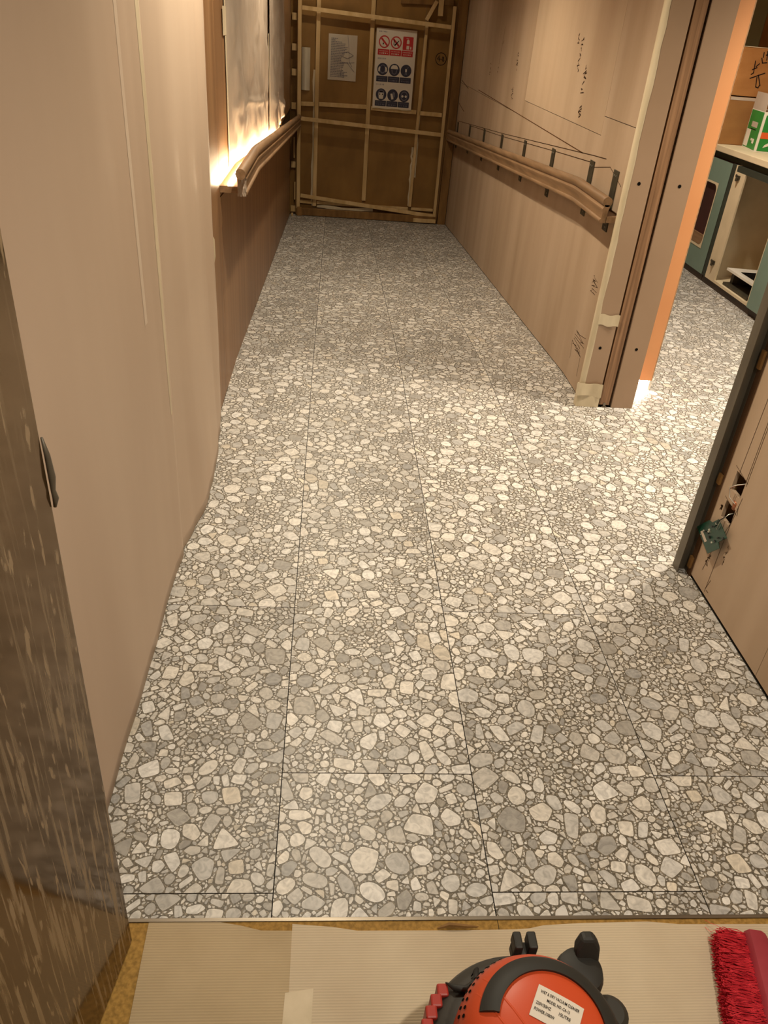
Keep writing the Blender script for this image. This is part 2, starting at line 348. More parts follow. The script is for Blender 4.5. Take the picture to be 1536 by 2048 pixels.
def tile_data(seed):
    rng = random.Random(seed); px = 0.001; W = int(TW / px); Lh = int(TL / px); occ = np.zeros((Lh, W), bool); chips = []
    fine = np.zeros((Lh, W), bool); yy, xx = np.mgrid[0:Lh, 0:W]      # patches with finer gravel only
    for _ in range(6):
        a, b_, r_ = rng.uniform(0, W), rng.uniform(0, Lh), rng.uniform(35, 75); fine |= ((xx - a) ** 2 + ((yy - b_) * rng.uniform(.6, 1.2)) ** 2 < r_ * r_)
    def candidates(h, blocked):
        I = np.pad(np.cumsum(np.cumsum(blocked.astype(np.int32), 0), 1), ((1, 0), (1, 0)))
        y0 = np.clip(np.arange(Lh) - h, 0, Lh); y1 = np.clip(np.arange(Lh) + h + 1, 0, Lh); x0 = np.clip(np.arange(W) - h, 0, W); x1 = np.clip(np.arange(W) + h + 1, 0, W)
        S_ = I[y1][:, x1] - I[y0][:, x1] - I[y1][:, x0] + I[y0][:, x0]
        return np.flatnonzero(S_ == 0)
    plan = [(0.028, 0.040, 34, 8, .50), (0.020, 0.030, 92, 14, .52), (0.014, 0.021, 190, 26, .54), (0.009, 0.015, 400, 50, .56), (0.006, 0.0095, 520, 80, .58), (0.0038, 0.0062, 700, 140, .60), (0.0022, 0.0040, 700, 240, .62)]
    for r0, r1, want, batch, hf in plan:
        got = 0; stale = 0
        while got < want and stale < 2:
            cand = candidates(max(1, int(hf * r0 / px)), occ | fine if r0 > .012 else occ)
            if len(cand) == 0: break
            g0 = got
            for _ in range(batch * 3):
                ci = int(cand[rng.randrange(len(cand))]); cx = (ci % W + rng.random()) * px; cy = (ci // W + rng.random()) * px
                r = rng.uniform(r0, r1)
                P = rnd_poly(rng, r, rng.choice((0, 0, 0, 1, 1, 2, 3, 3)))
                x0 = max(0, int((cx - r * 1.3) / px)); x1 = min(W, int((cx + r * 1.3) / px) + 2); y0 = max(0, int((cy - r * 1.3) / px)); y1 = min(Lh, int((cy + r * 1.3) / px) + 2)
                gx = (np.arange(x0, x1) + 0.5) * px - cx; gy = ((np.arange(y0, y1) + 0.5) * px - cy)[:, None]
                inn = np.ones((y1 - y0, x1 - x0), bool); grow = 0.0015 if r > 0.010 else (0.0011 if r > 0.006 else 0.0005)
                for i in range(len(P)):
                    ax, ay = P[i]; bx, by = P[(i + 1) % len(P)]; ex, ey = bx - ax, by - ay; ln = math.hypot(ex, ey) + 1e-9
                    inn &= (ex * (gy - ay) - ey * (gx - ax)) / ln > -grow
                if (occ[y0:y1, x0:x1] & inn).any(): continue
                occ[y0:y1, x0:x1] |= inn; chips.append((cx, cy, r, P)); got += 1
                if got >= want or got - g0 >= batch: break
            stale = stale + 1 if got - g0 < batch * .15 else 0
    if seed == 11: print('chips', len(chips), 'cover', occ.mean())
    vs = [(0, 0, 0), (TW, 0, 0), (TW, TL, 0), (0, TL, 0)]; fs = [(0, 1, 2, 3)]
    g = 0.0012
    base = [(g, g), (TW - g, g), (TW - g, TL - g), (g, TL - g)]
    vs = [(a, b, -0.0032) for a, b in base] + [(a, b, 0) for a, b in base]
    fs = [(4, 5, 6, 7), (0, 1, 5, 4), (1, 2, 6, 5), (2, 3, 7, 6), (3, 0, 4, 7)]
    mt = c(110, 102, 89); col = [(mt[0], mt[1], mt[2], 0.0)] * 8
    for cx, cy, r, P in chips:
        t = rng.random()
        if t < 0.55: v = rng.uniform(0.62, 0.76)
        elif t < 0.85: v = rng.uniform(0.47, 0.60)
        else: v = rng.uniform(0.34, 0.45)
        if r < 0.008: v = rng.uniform(0.46, 0.78)
        wm = rng.uniform(0.84, 0.94) if rng.random() > 0.02 else 0.76
        cc = (v, v * (0.60 + 0.40 * wm), v * wm)
        cl = lambda p: (min(max(p[0] + cx, g), TW - g), min(max(p[1] + cy, g), TL - g), 0.00025)
        n0 = len(vs); n = len(P)
        if r > 0.006:
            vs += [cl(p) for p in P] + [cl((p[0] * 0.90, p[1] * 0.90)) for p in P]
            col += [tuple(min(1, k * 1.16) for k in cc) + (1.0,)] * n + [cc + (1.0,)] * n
            for i in range(n): fs.append((n0 + i, n0 + (i + 1) % n, n0 + n + (i + 1) % n, n0 + n + i))
            fs.append(tuple(range(n0 + n, n0 + 2 * n)))
        else:
            vs += [cl(p) for p in P]; col += [cc + (1.0,)] * n; fs.append(tuple(range(n0, n0 + n)))
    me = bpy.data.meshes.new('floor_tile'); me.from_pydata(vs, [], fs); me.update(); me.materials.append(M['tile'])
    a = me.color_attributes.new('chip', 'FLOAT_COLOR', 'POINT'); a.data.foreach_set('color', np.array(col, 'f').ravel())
    return me
TILES = [tile_data(11 + i) for i in range(3)]

def clip_mesh(me, planes):
    bm = bmesh.new(); bm.from_mesh(me)
    for co, no in planes:
        geom = bm.verts[:] + bm.edges[:] + bm.faces[:]
        bmesh.ops.bisect_plane(bm, geom=geom, plane_co=co, plane_no=no, clear_outer=True)
    m2 = bpy.data.meshes.new('floor_tile'); bm.to_mesh(m2); bm.free(); m2.materials.append(M['tile']); return m2

trng = random.Random(3)
def put_tile(x0, y0, region, ramp=False, pick=None):
    """tile with corner (x0,y0) in unrolled floor coordinates, cut to region (xa,xb,ya,yb)"""
    xa, xb, ya, yb = region
    if x0 >= xb - .01 or x0 + TW <= xa + .01 or y0 >= yb - .01 or y0 + TL <= ya + .01: return
    me = TILES[trng.randrange(len(TILES))]; flip = trng.random() < 0.5
    planes = []
    for cond, co, no in ((x0 < xa - 1e-4, xa, (-1, 0, 0)), (x0 + TW > xb + 1e-4, xb, (1, 0, 0)), (y0 < ya - 1e-4, ya, (0, -1, 0)), (y0 + TL > yb + 1e-4, yb, (0, 1, 0))):
        if cond:
            p = (co - x0, 0, 0) if no[0] else (0, co - y0, 0)
            if flip: p = (TW - p[0], TL - p[1], 0); no = (-no[0], -no[1], 0)
            planes.append((p, no))
    if planes: me = clip_mesh(me, planes)
    o = bpy.data.objects.new('floor_tile', me); COL.objects.link(o); o.parent = floor
    mtx = Matrix.Translation((x0, y0, 0))
    if flip: mtx = Matrix.Translation((x0 + TW, y0 + TL, 0)) @ Matrix.Rotation(math.pi, 4, 'Z')
    if ramp: mtx = Matrix.Translation((0, YK, 0)) @ Matrix.Rotation(-TH, 4, 'X') @ Matrix.Translation((0, -YK, 0)) @ mtx
    o.matrix_basis = mtx
XA = -0.0715
cols = [(XA - TW, 0.930), (XA, 1.232), (XA + TW, 0.930), (XA + 2 * TW, 1.232)]
SL = YK + (YE - YK) / ct
for x0, ys in cols:
    y = ys - 2 * TL
    while y < SL:
        right = RW
        if x0 > 0.8:                      # the column along the right wall is cut at the doorway
            yj = 1.232 + TL
            put_tile(x0, y, (LW, RW, Y0, yj)); put_tile(x0, y, (LW, 1.233, yj, 3.44)); put_tile(x0, y, (LW, RW, 3.44, YK))
        else:
            put_tile(x0, y, (LW, RW, Y0, YK))
        put_tile(x0, y, (LW, RW, YK, SL), True)
        y += TL
for i, x0 in enumerate((1.467 - TW, 1.467, 1.467 + TW, 1.467 + 2 * TW, 1.467 + 3 * TW)):
    y = 1.232 + (TL / 2 if i % 2 else 0) - TL
    while y < 7.2:
        if i == 0: put_tile(x0, y, (1.2335, 1.467, 2.11, 3.44))
        else: put_tile(x0, y, (1.467, 2.90, 1.5, 7.2))
        y += TL

# ------------------------------------------------------------------ shell: ceiling and walls
ce = MB(); ce.box(-0.7, 3.7, -1.3, 9.4, CEIL, CEIL + .06)
struct(ce.build('ceiling', M['ceiling']), 'grey ceiling above the corridor, darkened to lessen bounced light')
wl = MB(); wl.box(LW - .12, LW - .012, 0.60, YE + .2, -0.45, CEIL)
wall_left = struct(wl.build('wall_left', M['cavity']), 'corridor wall clad in brown veneer panels')
def wl_panel(y0, y1, z0, z1, mat=M['laminate']):
    b = MB(); b.box(LW - .012, LW, y0, y1, z0, z1); return b.build('veneer_panel', mat, wall_left, bevel=.0008)
wl_panel(0.60, 3.438, 0.004, CEIL)
wl_panel(3.441, 3.745, 0.865, CEIL)
for a, b_ in ((3.748, 5.6), (5.603, 7.598)):
    p = MB(); p.prism([(a, rz(a) + .865), (b_, rz(b_) + .865), (b_, CEIL), (a, CEIL)], lambda y, z: (LW - .012, y, z), lambda y, z: (LW, y, z)); p.build('veneer_panel', M['laminate'], wall_left)
for a, b_ in ((3.441, 4.92), (4.923, 6.40), (6.403, 7.88), (7.883, YE - .12)):
    p = MB(); p.add([(LW, a, rz(a) + .004), (LW, b_, rz(b_) + .004), (LW, b_, rz(b_) + 0.86), (LW, a, rz(a) + 0.86),
                    (LW - .012, a, rz(a) + .004), (LW - .012, b_, rz(b_) + .004), (LW - .012, b_, rz(b_) + 0.86), (LW - .012, a, rz(a) + 0.86)],
                   [(0, 1, 2, 3), (7, 6, 5, 4), (0, 4, 5, 1), (1, 5, 6, 2), (2, 6, 7, 3), (3, 7, 4, 0)])
    p.build('veneer_panel', M['laminate'], wall_left)
wl_panel(7.60, YE - .12, 0.70, CEIL)

# right wall beyond the doorway
wr = MB(); wr.box(RW + .016, 1.49, 3.47, YE + .2, -0.45, CEIL)
wall_right = struct(wr.build('wall_right', M['cavity']), 'corridor wall of bare plywood sheets')
def wr_panel(poly, mat, dx=0.0):
    b = MB(); b.prism(poly, lambda y, z: (RW - dx, y, z), lambda y, z: (RW + .015, y, z)); return b.build('plywood_sheet', mat, wall_right)
J = .0016
ye = 9.07
wr_panel([(3.47, .004), (3.86, .004), (6.2 - J, rz(6.2) + .004), (6.2 - J, 1.045 - J), (5.84, 1.045 - J), (5.84, 1.14 - J), (4.034, 1.14 - J), (4.034, 1.222 - J), (3.47, 1.222 - J)], M['ply'])
wr_panel([(6.2, rz(6.2) + .004), (ye, rz(ye) + .004), (ye, 1.045 - J), (6.2, 1.045 - J)], M['ply'])
wr_panel([(3.47, 1.222 + J), (4.034 - J, 1.222 + J), (4.034 - J, CEIL), (3.47, CEIL)], M['ply'])
wr_panel([(4.034 + J, 1.14 + J), (5.84 - J, 1.14 + J), (5.84 - J, CEIL), (4.034 + J, CEIL)], M['ply_light'])
wr_panel([(5.84 + J, 1.045 + J), (ye, 1.045 + J), (ye, CEIL), (5.84 + J, CEIL)], M['ply'])

# near right wall, with two cut-outs
wn = MB(); wn.box(RW + .06, 1.51, -1.2, 2.05, 0, CEIL)
wall_near = struct(wn.build('wall_right_near', M['cavity']), 'plywood wall beside the doorway with two cut-outs')
b = MB(); b.box(RW, RW + .012, -1.2, 1.5765, .010, CEIL); b.build('plywood_sheet', M['ply'], wall_near)
# the sheet next to the doorway is one piece with two sawn holes
ys = [1.5785, 1.952, 2.016, 2.066]; zs = [.010, .278, .339, .380, .444, CEIL]; holes = {(1, 1), (1, 3)}
vs = [(x, y, z) for x in (RW, RW + .012) for y in ys for z in zs]; nz = len(zs); ny = len(ys)
ix = lambda k, a, b_: k * ny * nz + a * nz + b_
solid = lambda a, b_: 0 <= a < ny - 1 and 0 <= b_ < nz - 1 and (a, b_) not in holes
fs = []
for a in range(ny - 1):
    for b_ in range(nz - 1):
        if not solid(a, b_): continue
        for k in (0, 1): fs.append((ix(k, a, b_), ix(k, a + 1, b_), ix(k, a + 1, b_ + 1), ix(k, a, b_ + 1)))
        for da, db, p, q in ((-1, 0, (a, b_), (a, b_ + 1)), (1, 0, (a + 1, b_), (a + 1, b_ + 1)), (0, -1, (a, b_), (a + 1, b_)), (0, 1, (a, b_ + 1), (a + 1, b_ + 1))):
            if not solid(a + da, b_ + db): fs.append((ix(0, *p), ix(0, *q), ix(1, *q), ix(1, *p)))
b = MB(); b.add(vs, fs); b.build('plywood_sheet', M['ply'], wall_near)
b = MB(); b.box(RW + .012, RW + .06, 2.02, 2.05, .01, CEIL); b.build('stud_batten', M['batten_dark'], wall_near)
b = MB(); b.box(RW + .012, RW + .06, 1.60, 1.64, .01, CEIL); b.build('stud_batten', M['batten_dark'], wall_near)
# steel corner profile of the doorway's near side
b = MB(); b.box(1.227, 1.229, 2.086, 2.128, 0, CEIL); b.box(1.229, 1.262, 2.108, 2.128, 0, CEIL); b.box(1.262, 1.51, 2.09, 2.128, 0, CEIL)
tr2 = struct(b.build('trim_2', M['stud']), 'grey steel edge profile at the near side of the doorway')
b = MB(); b.box(1.2625, 1.30, 2.066, 2.09, .0, CEIL); b.build('dark_gap_strip', M['cavity'], tr2)  # brown strip painted in place of the dark gap between profile and plywood
b = MB()
for z in (0.03, .36, .75, 1.2):
    b.box(1.255, 1.278, 2.07, 2.088, z, z + random.uniform(.03, .07))
b.build('glue_blob', M['batten_dark'], tr2)

# ------------------------------------------------------------------ doorway jamb with the pocket door's edge
YJ = 3.44
b = MB(); b.box(1.231, 1.334, YJ, 3.475, 0, CEIL)
jamb = struct(b.build('door_1', M['frame']), 'taupe pocket-door jamb with exposed oak door edge')
b = MB(); b.box(1.405, 1.510, YJ, 3.475, 0, CEIL); b.build('jamb_face', M['frame'], jamb)
b = MB(); b.box(1.334, 1.405, YJ + .034, YJ + .05, 0, CEIL); b.build('gap_shade_back', M['black'], jamb)  # black backing paints the shade inside the gaps beside the door leaf
b = MB(); b.box(1.3435, 1.392, YJ + .004, YJ + .034, .012, CEIL); leaf = b.build('door_leaf', M['doorwood'], jamb)
b = MB(); b.box(1.362, 1.374, YJ + .0, YJ + .006, .002, .022); b.box(1.356, 1.380, YJ + .0, YJ + .006, .0, .004); b.build('floor_guide', M['alu'], jamb)
for x, z in ((1.284, 1.026), (1.461, 1.027), (1.281, .301), (1.457, .303)):
    b = MB(); n = 16
    b.add([(x + .0075 * math.cos(2 * math.pi * k / n), YJ - .0006, z + .0075 * math.sin(2 * math.pi * k / n)) for k in range(n)], [tuple(range(n))]); b.build('screw_hole', M['black'], jamb)
# tape down the jamb's corner
b = MB(); rr = random.Random(5); L = []; Rr = []
for i in range(36):
    z = .115 + i * (CEIL - .12) / 35
    L.append((1.2285, YJ - .001, z)); Rr.append((1.247 + rr.uniform(-.003, .003), YJ - .0012, z))
    # wraps round the side
vs = []; fs = []
for i in range(36):
    vs += [(1.2285, YJ + .03, L[i][2]), L[i], Rr[i]]
for i in range(35):
    fs += [(3 * i, 3 * i + 1, 3 * i + 4, 3 * i + 3), (3 * i + 1, 3 * i + 2, 3 * i + 5, 3 * i + 4)]
b.add(vs, fs); b.build('masking_tape', M['tape'], jamb, smooth=True)
b = MB(); vs = []; fs = []
for i in range(9):
    u = i / 8; x = 1.243 + u * .095; wv = .004 * math.sin(u * 9)
    vs += [(x, YJ - .002 - .008 * u * u, .412 + wv - .004 * u), (x, YJ - .002 - .008 * u * u, .462 + wv)]
fs = [(2 * i, 2 * i + 2, 2 * i + 3, 2 * i + 1) for i in range(8)]
b.add(vs, fs); b.build('masking_tape', M['tape'], jamb, smooth=True)
b = MB(); b.box(1.222, 1.336, YJ - .006, YJ - .0005, .0, .113); b.box(1.222, 1.2305, YJ - .0005, YJ + .034, .0, .113)
cg = b.build('corner_wrap', M['tape'], jamb, bevel=.002); cg['label'] = 'folded cream tape round the foot of the jamb'
b = MB(); vs = []; fs = []
for i in range(9):
    u = i / 8
    vs += [(1.212 + u * .125, YJ - .0095 - .004 * math.sin(u * 7), .058 + .006 * math.sin(u * 5)), (1.204 + u * .132, YJ - .0105 - .003 * math.sin(u * 9 + 1), .124 + .003 * math.sin(u * 11))]
b.add(vs, [(2 * i, 2 * i + 2, 2 * i + 3, 2 * i + 1) for i in range(8)]); b.build('masking_tape', M['tape'], jamb, smooth=True)

# orange lined end wall just inside the room, on a lit plinth
b = MB(); b.box(1.512, 1.683, 3.69, 7.5, .050, CEIL)
wall_or = struct(b.build('wall_room_left', M['orange_panel']), 'orange laminate end panel just inside the doorway')
b = MB(); b.box(1.683, 1.6885, 3.690, 7.5, .050, CEIL); b.build('edge_strip', M['oak_end'], wall_or)
b = MB(); b.box(1.512, 1.676, 3.72, 7.5, 0, .050); b.build('plinth', M['white'], wall_or)
b = MB(); b.box(1.676, 1.690, 3.690, 3.72, 0, .050); b.build('plinth_end', M['white'], wall_or)
b = MB(); b.box(1.535, 1.67, 3.700, 3.712, .036, .046); b.build('plinth_light', M['led2'], wall_or)
# the rest of the room
for nm, bx_ in (('wall_room_right', (3.45, 3.55, 0.9, 7.6)), ('wall_room_back', (1.5, 3.55, 7.5, 7.6)), ('wall_room_front', (1.51, 3.55, 0.85, 0.95))):
    b = MB(); b.box(*bx_, 0, CEIL); struct(b.build(nm, M['plaster']), 'plain plaster wall of the room beyond the doorway')
b = MB(); b.box(-0.6, 1.3, -1.3, -1.2, 0, CEIL); struct(b.build('wall_back', M['plaster']), 'plain wall behind the viewer')

# ------------------------------------------------------------------ hand-drawn marks on the plywood
def ribbon(b, pts, wd, fn):
    """flat stroke; pts 2D; fn maps 2D to 3D"""
    for i in range(len(pts) - 1):
        (x0, y0), (x1, y1) = pts[i], pts[i + 1]; dx, dy = x1 - x0, y1 - y0; l = math.hypot(dx, dy) + 1e-9
        nx, ny = -dy / l * wd / 2, dx / l * wd / 2; ex, ey = dx / l * wd * .3, dy / l * wd * .3
        b.add([fn(x0 - ex + nx, y0 - ey + ny), fn(x0 - ex - nx, y0 - ey - ny), fn(x1 + ex - nx, y1 + ey - ny), fn(x1 + ex + nx, y1 + ey + ny)], [(0, 1, 2, 3)])
onR = lambda y, z: (RW - .0007, y, z)
def marks(parent, strokes, wd, fn=onR, mat=M['pencil'], name='pencil_mark'):
    b = MB()
    for s_ in strokes: ribbon(b, s_, wd, fn)
    return b.build(name, mat, parent)
mr = random.Random(9)
def scribble(y, z, h, wdt, n):
    out = []
    for i in range(n):
        zz = z - h * i / n; out.append([(y + mr.uniform(-wdt, wdt), zz + mr.uniform(-.01, .01)) for _ in range(4)])
    return out
marks(wall_right, scribble(4.66, 1.52, .16, .025, 7), .004)
marks(wall_right, scribble(4.50, 1.40, .14, .035, 6), .005)
marks(wall_right, scribble(4.47, 1.22, .05, .03, 4), .005)
marks(wall_right, scribble(4.74, 1.54, .05, .02, 3), .004)
marks(wall_right, [[(6.92, 1.55), (6.98, 1.30)], [(6.90, 1.46), (6.93, 1.44)]] + scribble(6.99, 1.27, .04, .02, 2), .005)
marks(wall_right, scribble(6.28, 1.40, .12, .03, 6), .004)
marks(wall_right, scribble(7.35, 1.28, .10, .03, 4), .004)
marks(wall_right, scribble(6.30, 1.18, .08, .05, 5), .003)
marks(wall_right, [[(8.86, 0.705), (6.4, .872), (4.08, 1.045), (3.88, 1.058)], [(8.0, .752), (6.4, .852), (4.85, .962), (4.10, 1.012)]], .004)
marks(wall_right, [[(4.09, .990), (3.80, 1.035), (3.60, .985)]], .003)
marks(wall_right, [[(7.83, 1.062), (4.27, 1.030)]], .005, mat=M['seam'], name='saw_cut')
marks(wall_right, [[(8.95, 1.07), (8.45, 1.03)], [(8.98, .86), (8.55, .82)]], .006)
marks(wall_right, scribble(3.72, .27, .10, .10, 7), .0022)
marks(wall_right, [[(3.80, .11), (3.82, .20)], [(3.64, .075), (3.645, .17)], [(3.82, .20), (3.64, .175)]], .0025)
marks(wall_right, scribble(3.66, .56, .07, .05, 6), .0022)
onN = onR
marks(wall_near, [[(2.000, .445), (1.985, 1.05)], [(1.952, .44), (1.955, 1.05)], [(1.944, .43), (1.946, 1.0)], [(1.94, .39), (1.952, .28), (1.957, .02)], [(1.995, .16), (2.01, .07)], [(1.945, .36), (1.935, .33)], [(2.03, .455), (1.94, .44)], [(2.03, .345), (1.94, .33)]], .0016)
marks(wall_near, scribble(1.92, .22, .07, .006, 4), .0016)
marks(wall_near, scribble(2.03, .31, .02, .007, 4), .0025)
marks(wall_near, scribble(2.0, .13, .04, .010, 4), .002)
marks(wall_near, [[(1.945, .075), (1.958, .03)], [(1.95, .03), (1.935, .032)]], .0016)

# ------------------------------------------------------------------ hoarding and timber gate at the foot of the ramp
zf = rz(YE)
hd = thing('site_hoarding', (0.4, YE, zf), 'brown board hoarding with pale timber battens closing the corridor end', 'hoarding')
HM = M['hoarding']
for x0, x1 in ((-.50, -.205), (-.203, .330), (.332, .858), (.860, 1.264)):
    b = MB(); b.box(x0, x1, YE, YE + .012, zf, CEIL); b.build('board', HM, hd)
def bt(x0, z0, x1, z1, wd, dep=.028, y=None, mat='batten', name='batten'):
    b = MB(); yy = (YE - dep / 2) if y is None else y
    b.bar((x0, yy, z0), (x1, yy, z1), dep, wd, up=(-(z1 - z0), 0, x1 - x0)); return b.build(name, M[mat], hd, bevel=.002)
bt(-.200, zf + .10, -.201, CEIL, .040)
bt(.342, zf + .19, .331, CEIL, .042)
bt(.858, zf + .16, .877, 1.58, .030)
bt(-.36, .734, -.225, .738, .038); bt(-.175, .742, .318, .749, .038); bt(.366, .742, .842, .735, .038); bt(.874, .730, 1.115, .727, .038)
bt(-.36, -.225, -.225, -.228, .030); bt(-.175, -.228, .84, -.228, .028); bt(.874, -.226, 1.12, -.226, .028)
b = MB(); b.box(-.40, 1.16, YE - .10, YE - .055, zf + .012, zf + .085); b.build('base_rail', M['batten_dark'], hd, bevel=.003)
b = MB(); b.box(.90, 1.15, YE - .13, YE - .105, zf + .020, zf + .06); b.build('base_rail', M['batten'], hd, bevel=.003)
b = MB(); b.box(-.385, -.33, YE - .14, YE - .105, zf + .012, zf + .10); b.build('base_block', M['batten_dark'], hd, bevel=.003)
bt(.863, 1.555, .951, 1.72, .034, y=YE - .045); bt(.998, 1.60, .992, 1.90, .050, y=YE - .03)
bt(.60, 1.70, 1.12, 1.72, .05, y=YE - .016, mat='batten_dark')
# front frame
YF = YE - .075
bt(-.374, zf + .01, -.386, CEIL, .036, .04, YF, name='post')
bt(1.135, zf + .035, 1.129, 1.69, .030, .04, YF, name='post')
bt(1.158, zf + .01, 1.172, CEIL, .026, .03, YF + .02, 'batten_dark', 'post')
bt(-.40, zf + .03, -.406, CEIL, .012, .03, YF + .02, 'batten_dark', 'post')
bt(-.36, 1.572, 1.113, 1.514, .036, .025, YF - .01, name='rail'); bt(-.36, .603, 1.120, .546, .036, .025, YF - .01, name='rail'); bt(-.35, -.150, 1.122, -.276, .036, .025, YF - .01, name='rail')
# torn tape beside the seams
for x, za, zb, wd in ((-.225, zf + .1, 1.05, .03), (.880, .1, 1.50, .022), (.838, -.2, .4, .02)):
    b = MB(); vs = []; n = 14
    for i in range(n):
        z = za + (zb - za) * i / (n - 1); q = mr.uniform(-.008, .008)
        vs += [(x - wd / 2 + q, YE - .002 - mr.uniform(0, .008), z), (x + wd / 2 + q, YE - .003 - mr.uniform(0, .012), z)]
    b.add(vs, [(2 * i, 2 * i + 1, 2 * i + 3, 2 * i + 2) for i in range(n - 1)]); b.build('torn_tape', M['tape'], hd, smooth=True)
b = MB(); vs = []
for i in range(10):
    u = i / 9; vs += [(-.17 + u * .62, YE - .034, -.252 + .008 * math.sin(u * 9)), (-.17 + u * .62, YE - .036, -.272 - .02 * math.sin(u * 3.1) + .004 * math.sin(u * 17))]
b.add(vs, [(2 * i, 2 * i + 1, 2 * i + 3, 2 * i + 2) for i in range(9)]); b.build('torn_tape', M['tape'], hd, smooth=True)
# circled handwriting on the right-hand board
onH = lambda x, z: (x, YE - .0012, z)
circ = [(1.050 + .055 * math.cos(t), 1.234 + .055 * math.sin(t)) for t in [k * .42 for k in range(16)]]
marks(hd, [circ, [(1.032, 1.262), (1.014, 1.232), (1.044, 1.232)], [(1.034, 1.248), (1.034, 1.212)], [(1.050, 1.232), (1.058, 1.232)],
           [(1.066, 1.256), (1.078, 1.246), (1.068, 1.236), (1.064, 1.222), (1.076, 1.214), (1.082, 1.224), (1.072, 1.236), (1.064, 1.248), (1.068, 1.257)]], .006, onH, M['ink'], 'handwriting')
# side return of the hoarding with nailed blocks
for z in (1.494, 1.235, 1.016, .711, .150, -.300):
    b = MB(); b.box(-.458, -.404, YE - .055, YE - .010, z - .03, z + .03); b.build('nailed_block', M['batten'], hd, bevel=.002)
b = MB(); b.box(-.432, -.418, YE - .07, YE - .056, .22, .42); b.build('nailed_block', M['batten'], hd)
b = MB(); b.box(-.420, -.408, YE - .07, YE - .056, -.20, -.02); b.build('nailed_block', M['batten'], hd)
b = MB(); b.box(1.176, 1.262, YE - .09, YE - .02, zf + .004, CEIL); b.build('end_stile', M['batten_dark'], hd, bevel=.002)
b = MB(); b.box(-.444, -.424, YE - .19, YE - .165, zf + .016, zf + .045); tag(b.build('wood_offcut', M['batten'], bevel=.002), 'tiny pale wood offcut on the ramp foot, by the left post', 'offcut')

# plastic sleeve
b = MB(); vs = []
for i in range(9):
    t = -1 + 2 * i / 8; vs += [(-.318 + .042 * t, YE - .004 - .020 * (1 - t * t), .86), (-.318 + .042 * t, YE - .004 - .020 * (1 - t * t), 1.24)]
b.add(vs, [(2 * i, 2 * i + 2, 2 * i + 3, 2 * i + 1) for i in range(8)])
tag(b.build('plastic_sleeve', M['film'], smooth=True), 'narrow grey plastic sleeve pinned left of the typed notice', 'sleeve')

# ------------------------------------------------------------------ posters on the hoarding
def flat(b, pts, d): b.add([(x, YE - .030 - d, z) for x, z in pts], [tuple(range(len(pts)))])
po = thing('safety_poster', (.581, YE - .030, .757), 'white safety poster with red and navy symbols on the hoarding', 'poster')
PX0, PX1, PZ0, PZ1 = .378, .784, .757, 1.460
PW, PH = PX1 - PX0, PZ1 - PZ0
U = lambda u, v: (PX0 + u * PW, PZ1 - v * PH)
b = MB(); b.box(PX0, PX1, YE - .0302, YE - .029, PZ0, PZ1); b.build('paper', M['poster'], po)
# pale roll of tape under its lower edge
b = MB(); b.tube([(PX0 + i * PW / 8, YE - .03 - .002 * math.sin(i * 2.1), PZ0 - .006 + .003 * math.sin(i * 1.7)) for i in range(9)], .007, 8); b.build('tape_edge', M['tape'], po)
def disc(u, v, r, n=28, a=1.0): x, z = U(u, v); return [(x + r * math.cos(2 * math.pi * k / n), z + a * r * math.sin(2 * math.pi * k / n)) for k in range(n)]
def rect(u, v, hw, hh, rc=.006):
    x, z = U(u, v); out = []
    for sx, sz, a0 in ((1, 1, 0), (-1, 1, 90), (-1, -1, 180), (1, -1, 270)):
        for k in range(4):
            t = math.radians(a0 + 30 * k); out.append((x + sx * (hw - rc) + rc * math.cos(t), z + sz * (hh - rc) + rc * math.sin(t)))
    return out
def off(u, v, pts): x, z = U(u, v); return [(x + a, z + b_) for a, b_ in pts]
def pprint(polys, mat, d, name='symbol', parent=po):
    for p in polys:
        b = MB(); flat(b, p, d); o = b.build(name, mat, parent)
    return o
RC = .055
us = (.205, .50, .795)
# row 1: two prohibition rings, one extinguisher square
for k in (0, 1):
    s_ = pprint([disc(us[k], .165, RC)], M['red_print'], .0006)
    pprint([disc(us[k], .165, RC * .80)], M['poster'], .0012, 'symbol_field', s_)
    q = RC * .78; d_ = .006
    pprint([off(us[k], .165, [(-q * .707 - d_, q * .707 - d_), (-q * .707 + d_, q * .707 + d_), (q * .707 + d_, -q * .707 + d_), (q * .707 - d_, -q * .707 - d_)])], M['red_print'], .0018, 'slash', s_)
    if k == 0: pprint([off(us[0], .165, [(-.012, -.026), (-.002, -.020), (-.006, -.006), (-.016, -.012)])], M['ink'], .0024, 'pictogram', s_)
    else: pprint([off(us[1], .165, [(-.026, -.020), (-.020, -.020), (-.016, .022), (-.024, .024)]), off(us[1], .165, [(-.020, -.022), (-.010, -.030), (.030, .016), (.026, .020)]), off(us[1], .165, [(-.016, .024), (-.010, .012), (.008, -.006), (.004, -.010)])], M['ink'], .0024, 'pictogram', s_)
s_ = pprint([rect(us[2], .165, .052, .058)], M['red_print'], .0006)
pprint([off(us[2], .165, [(-.014, -.050), (.014, -.050), (.014, -.018), (-.014, -.018)]), off(us[2], .165, [(-.013, -.004), (.013, -.004), (.013, .024), (.006, .034), (-.006, .034), (-.013, .024)]), off(us[2], .165, [(-.020, .044), (.006, .044), (.006, .040), (-.020, .040)]), off(us[2], .165, [(.024, -.048), (.036, -.048), (.034, -.026), (.026, -.024)])], M['poster'], .0012, 'pictogram', s_)
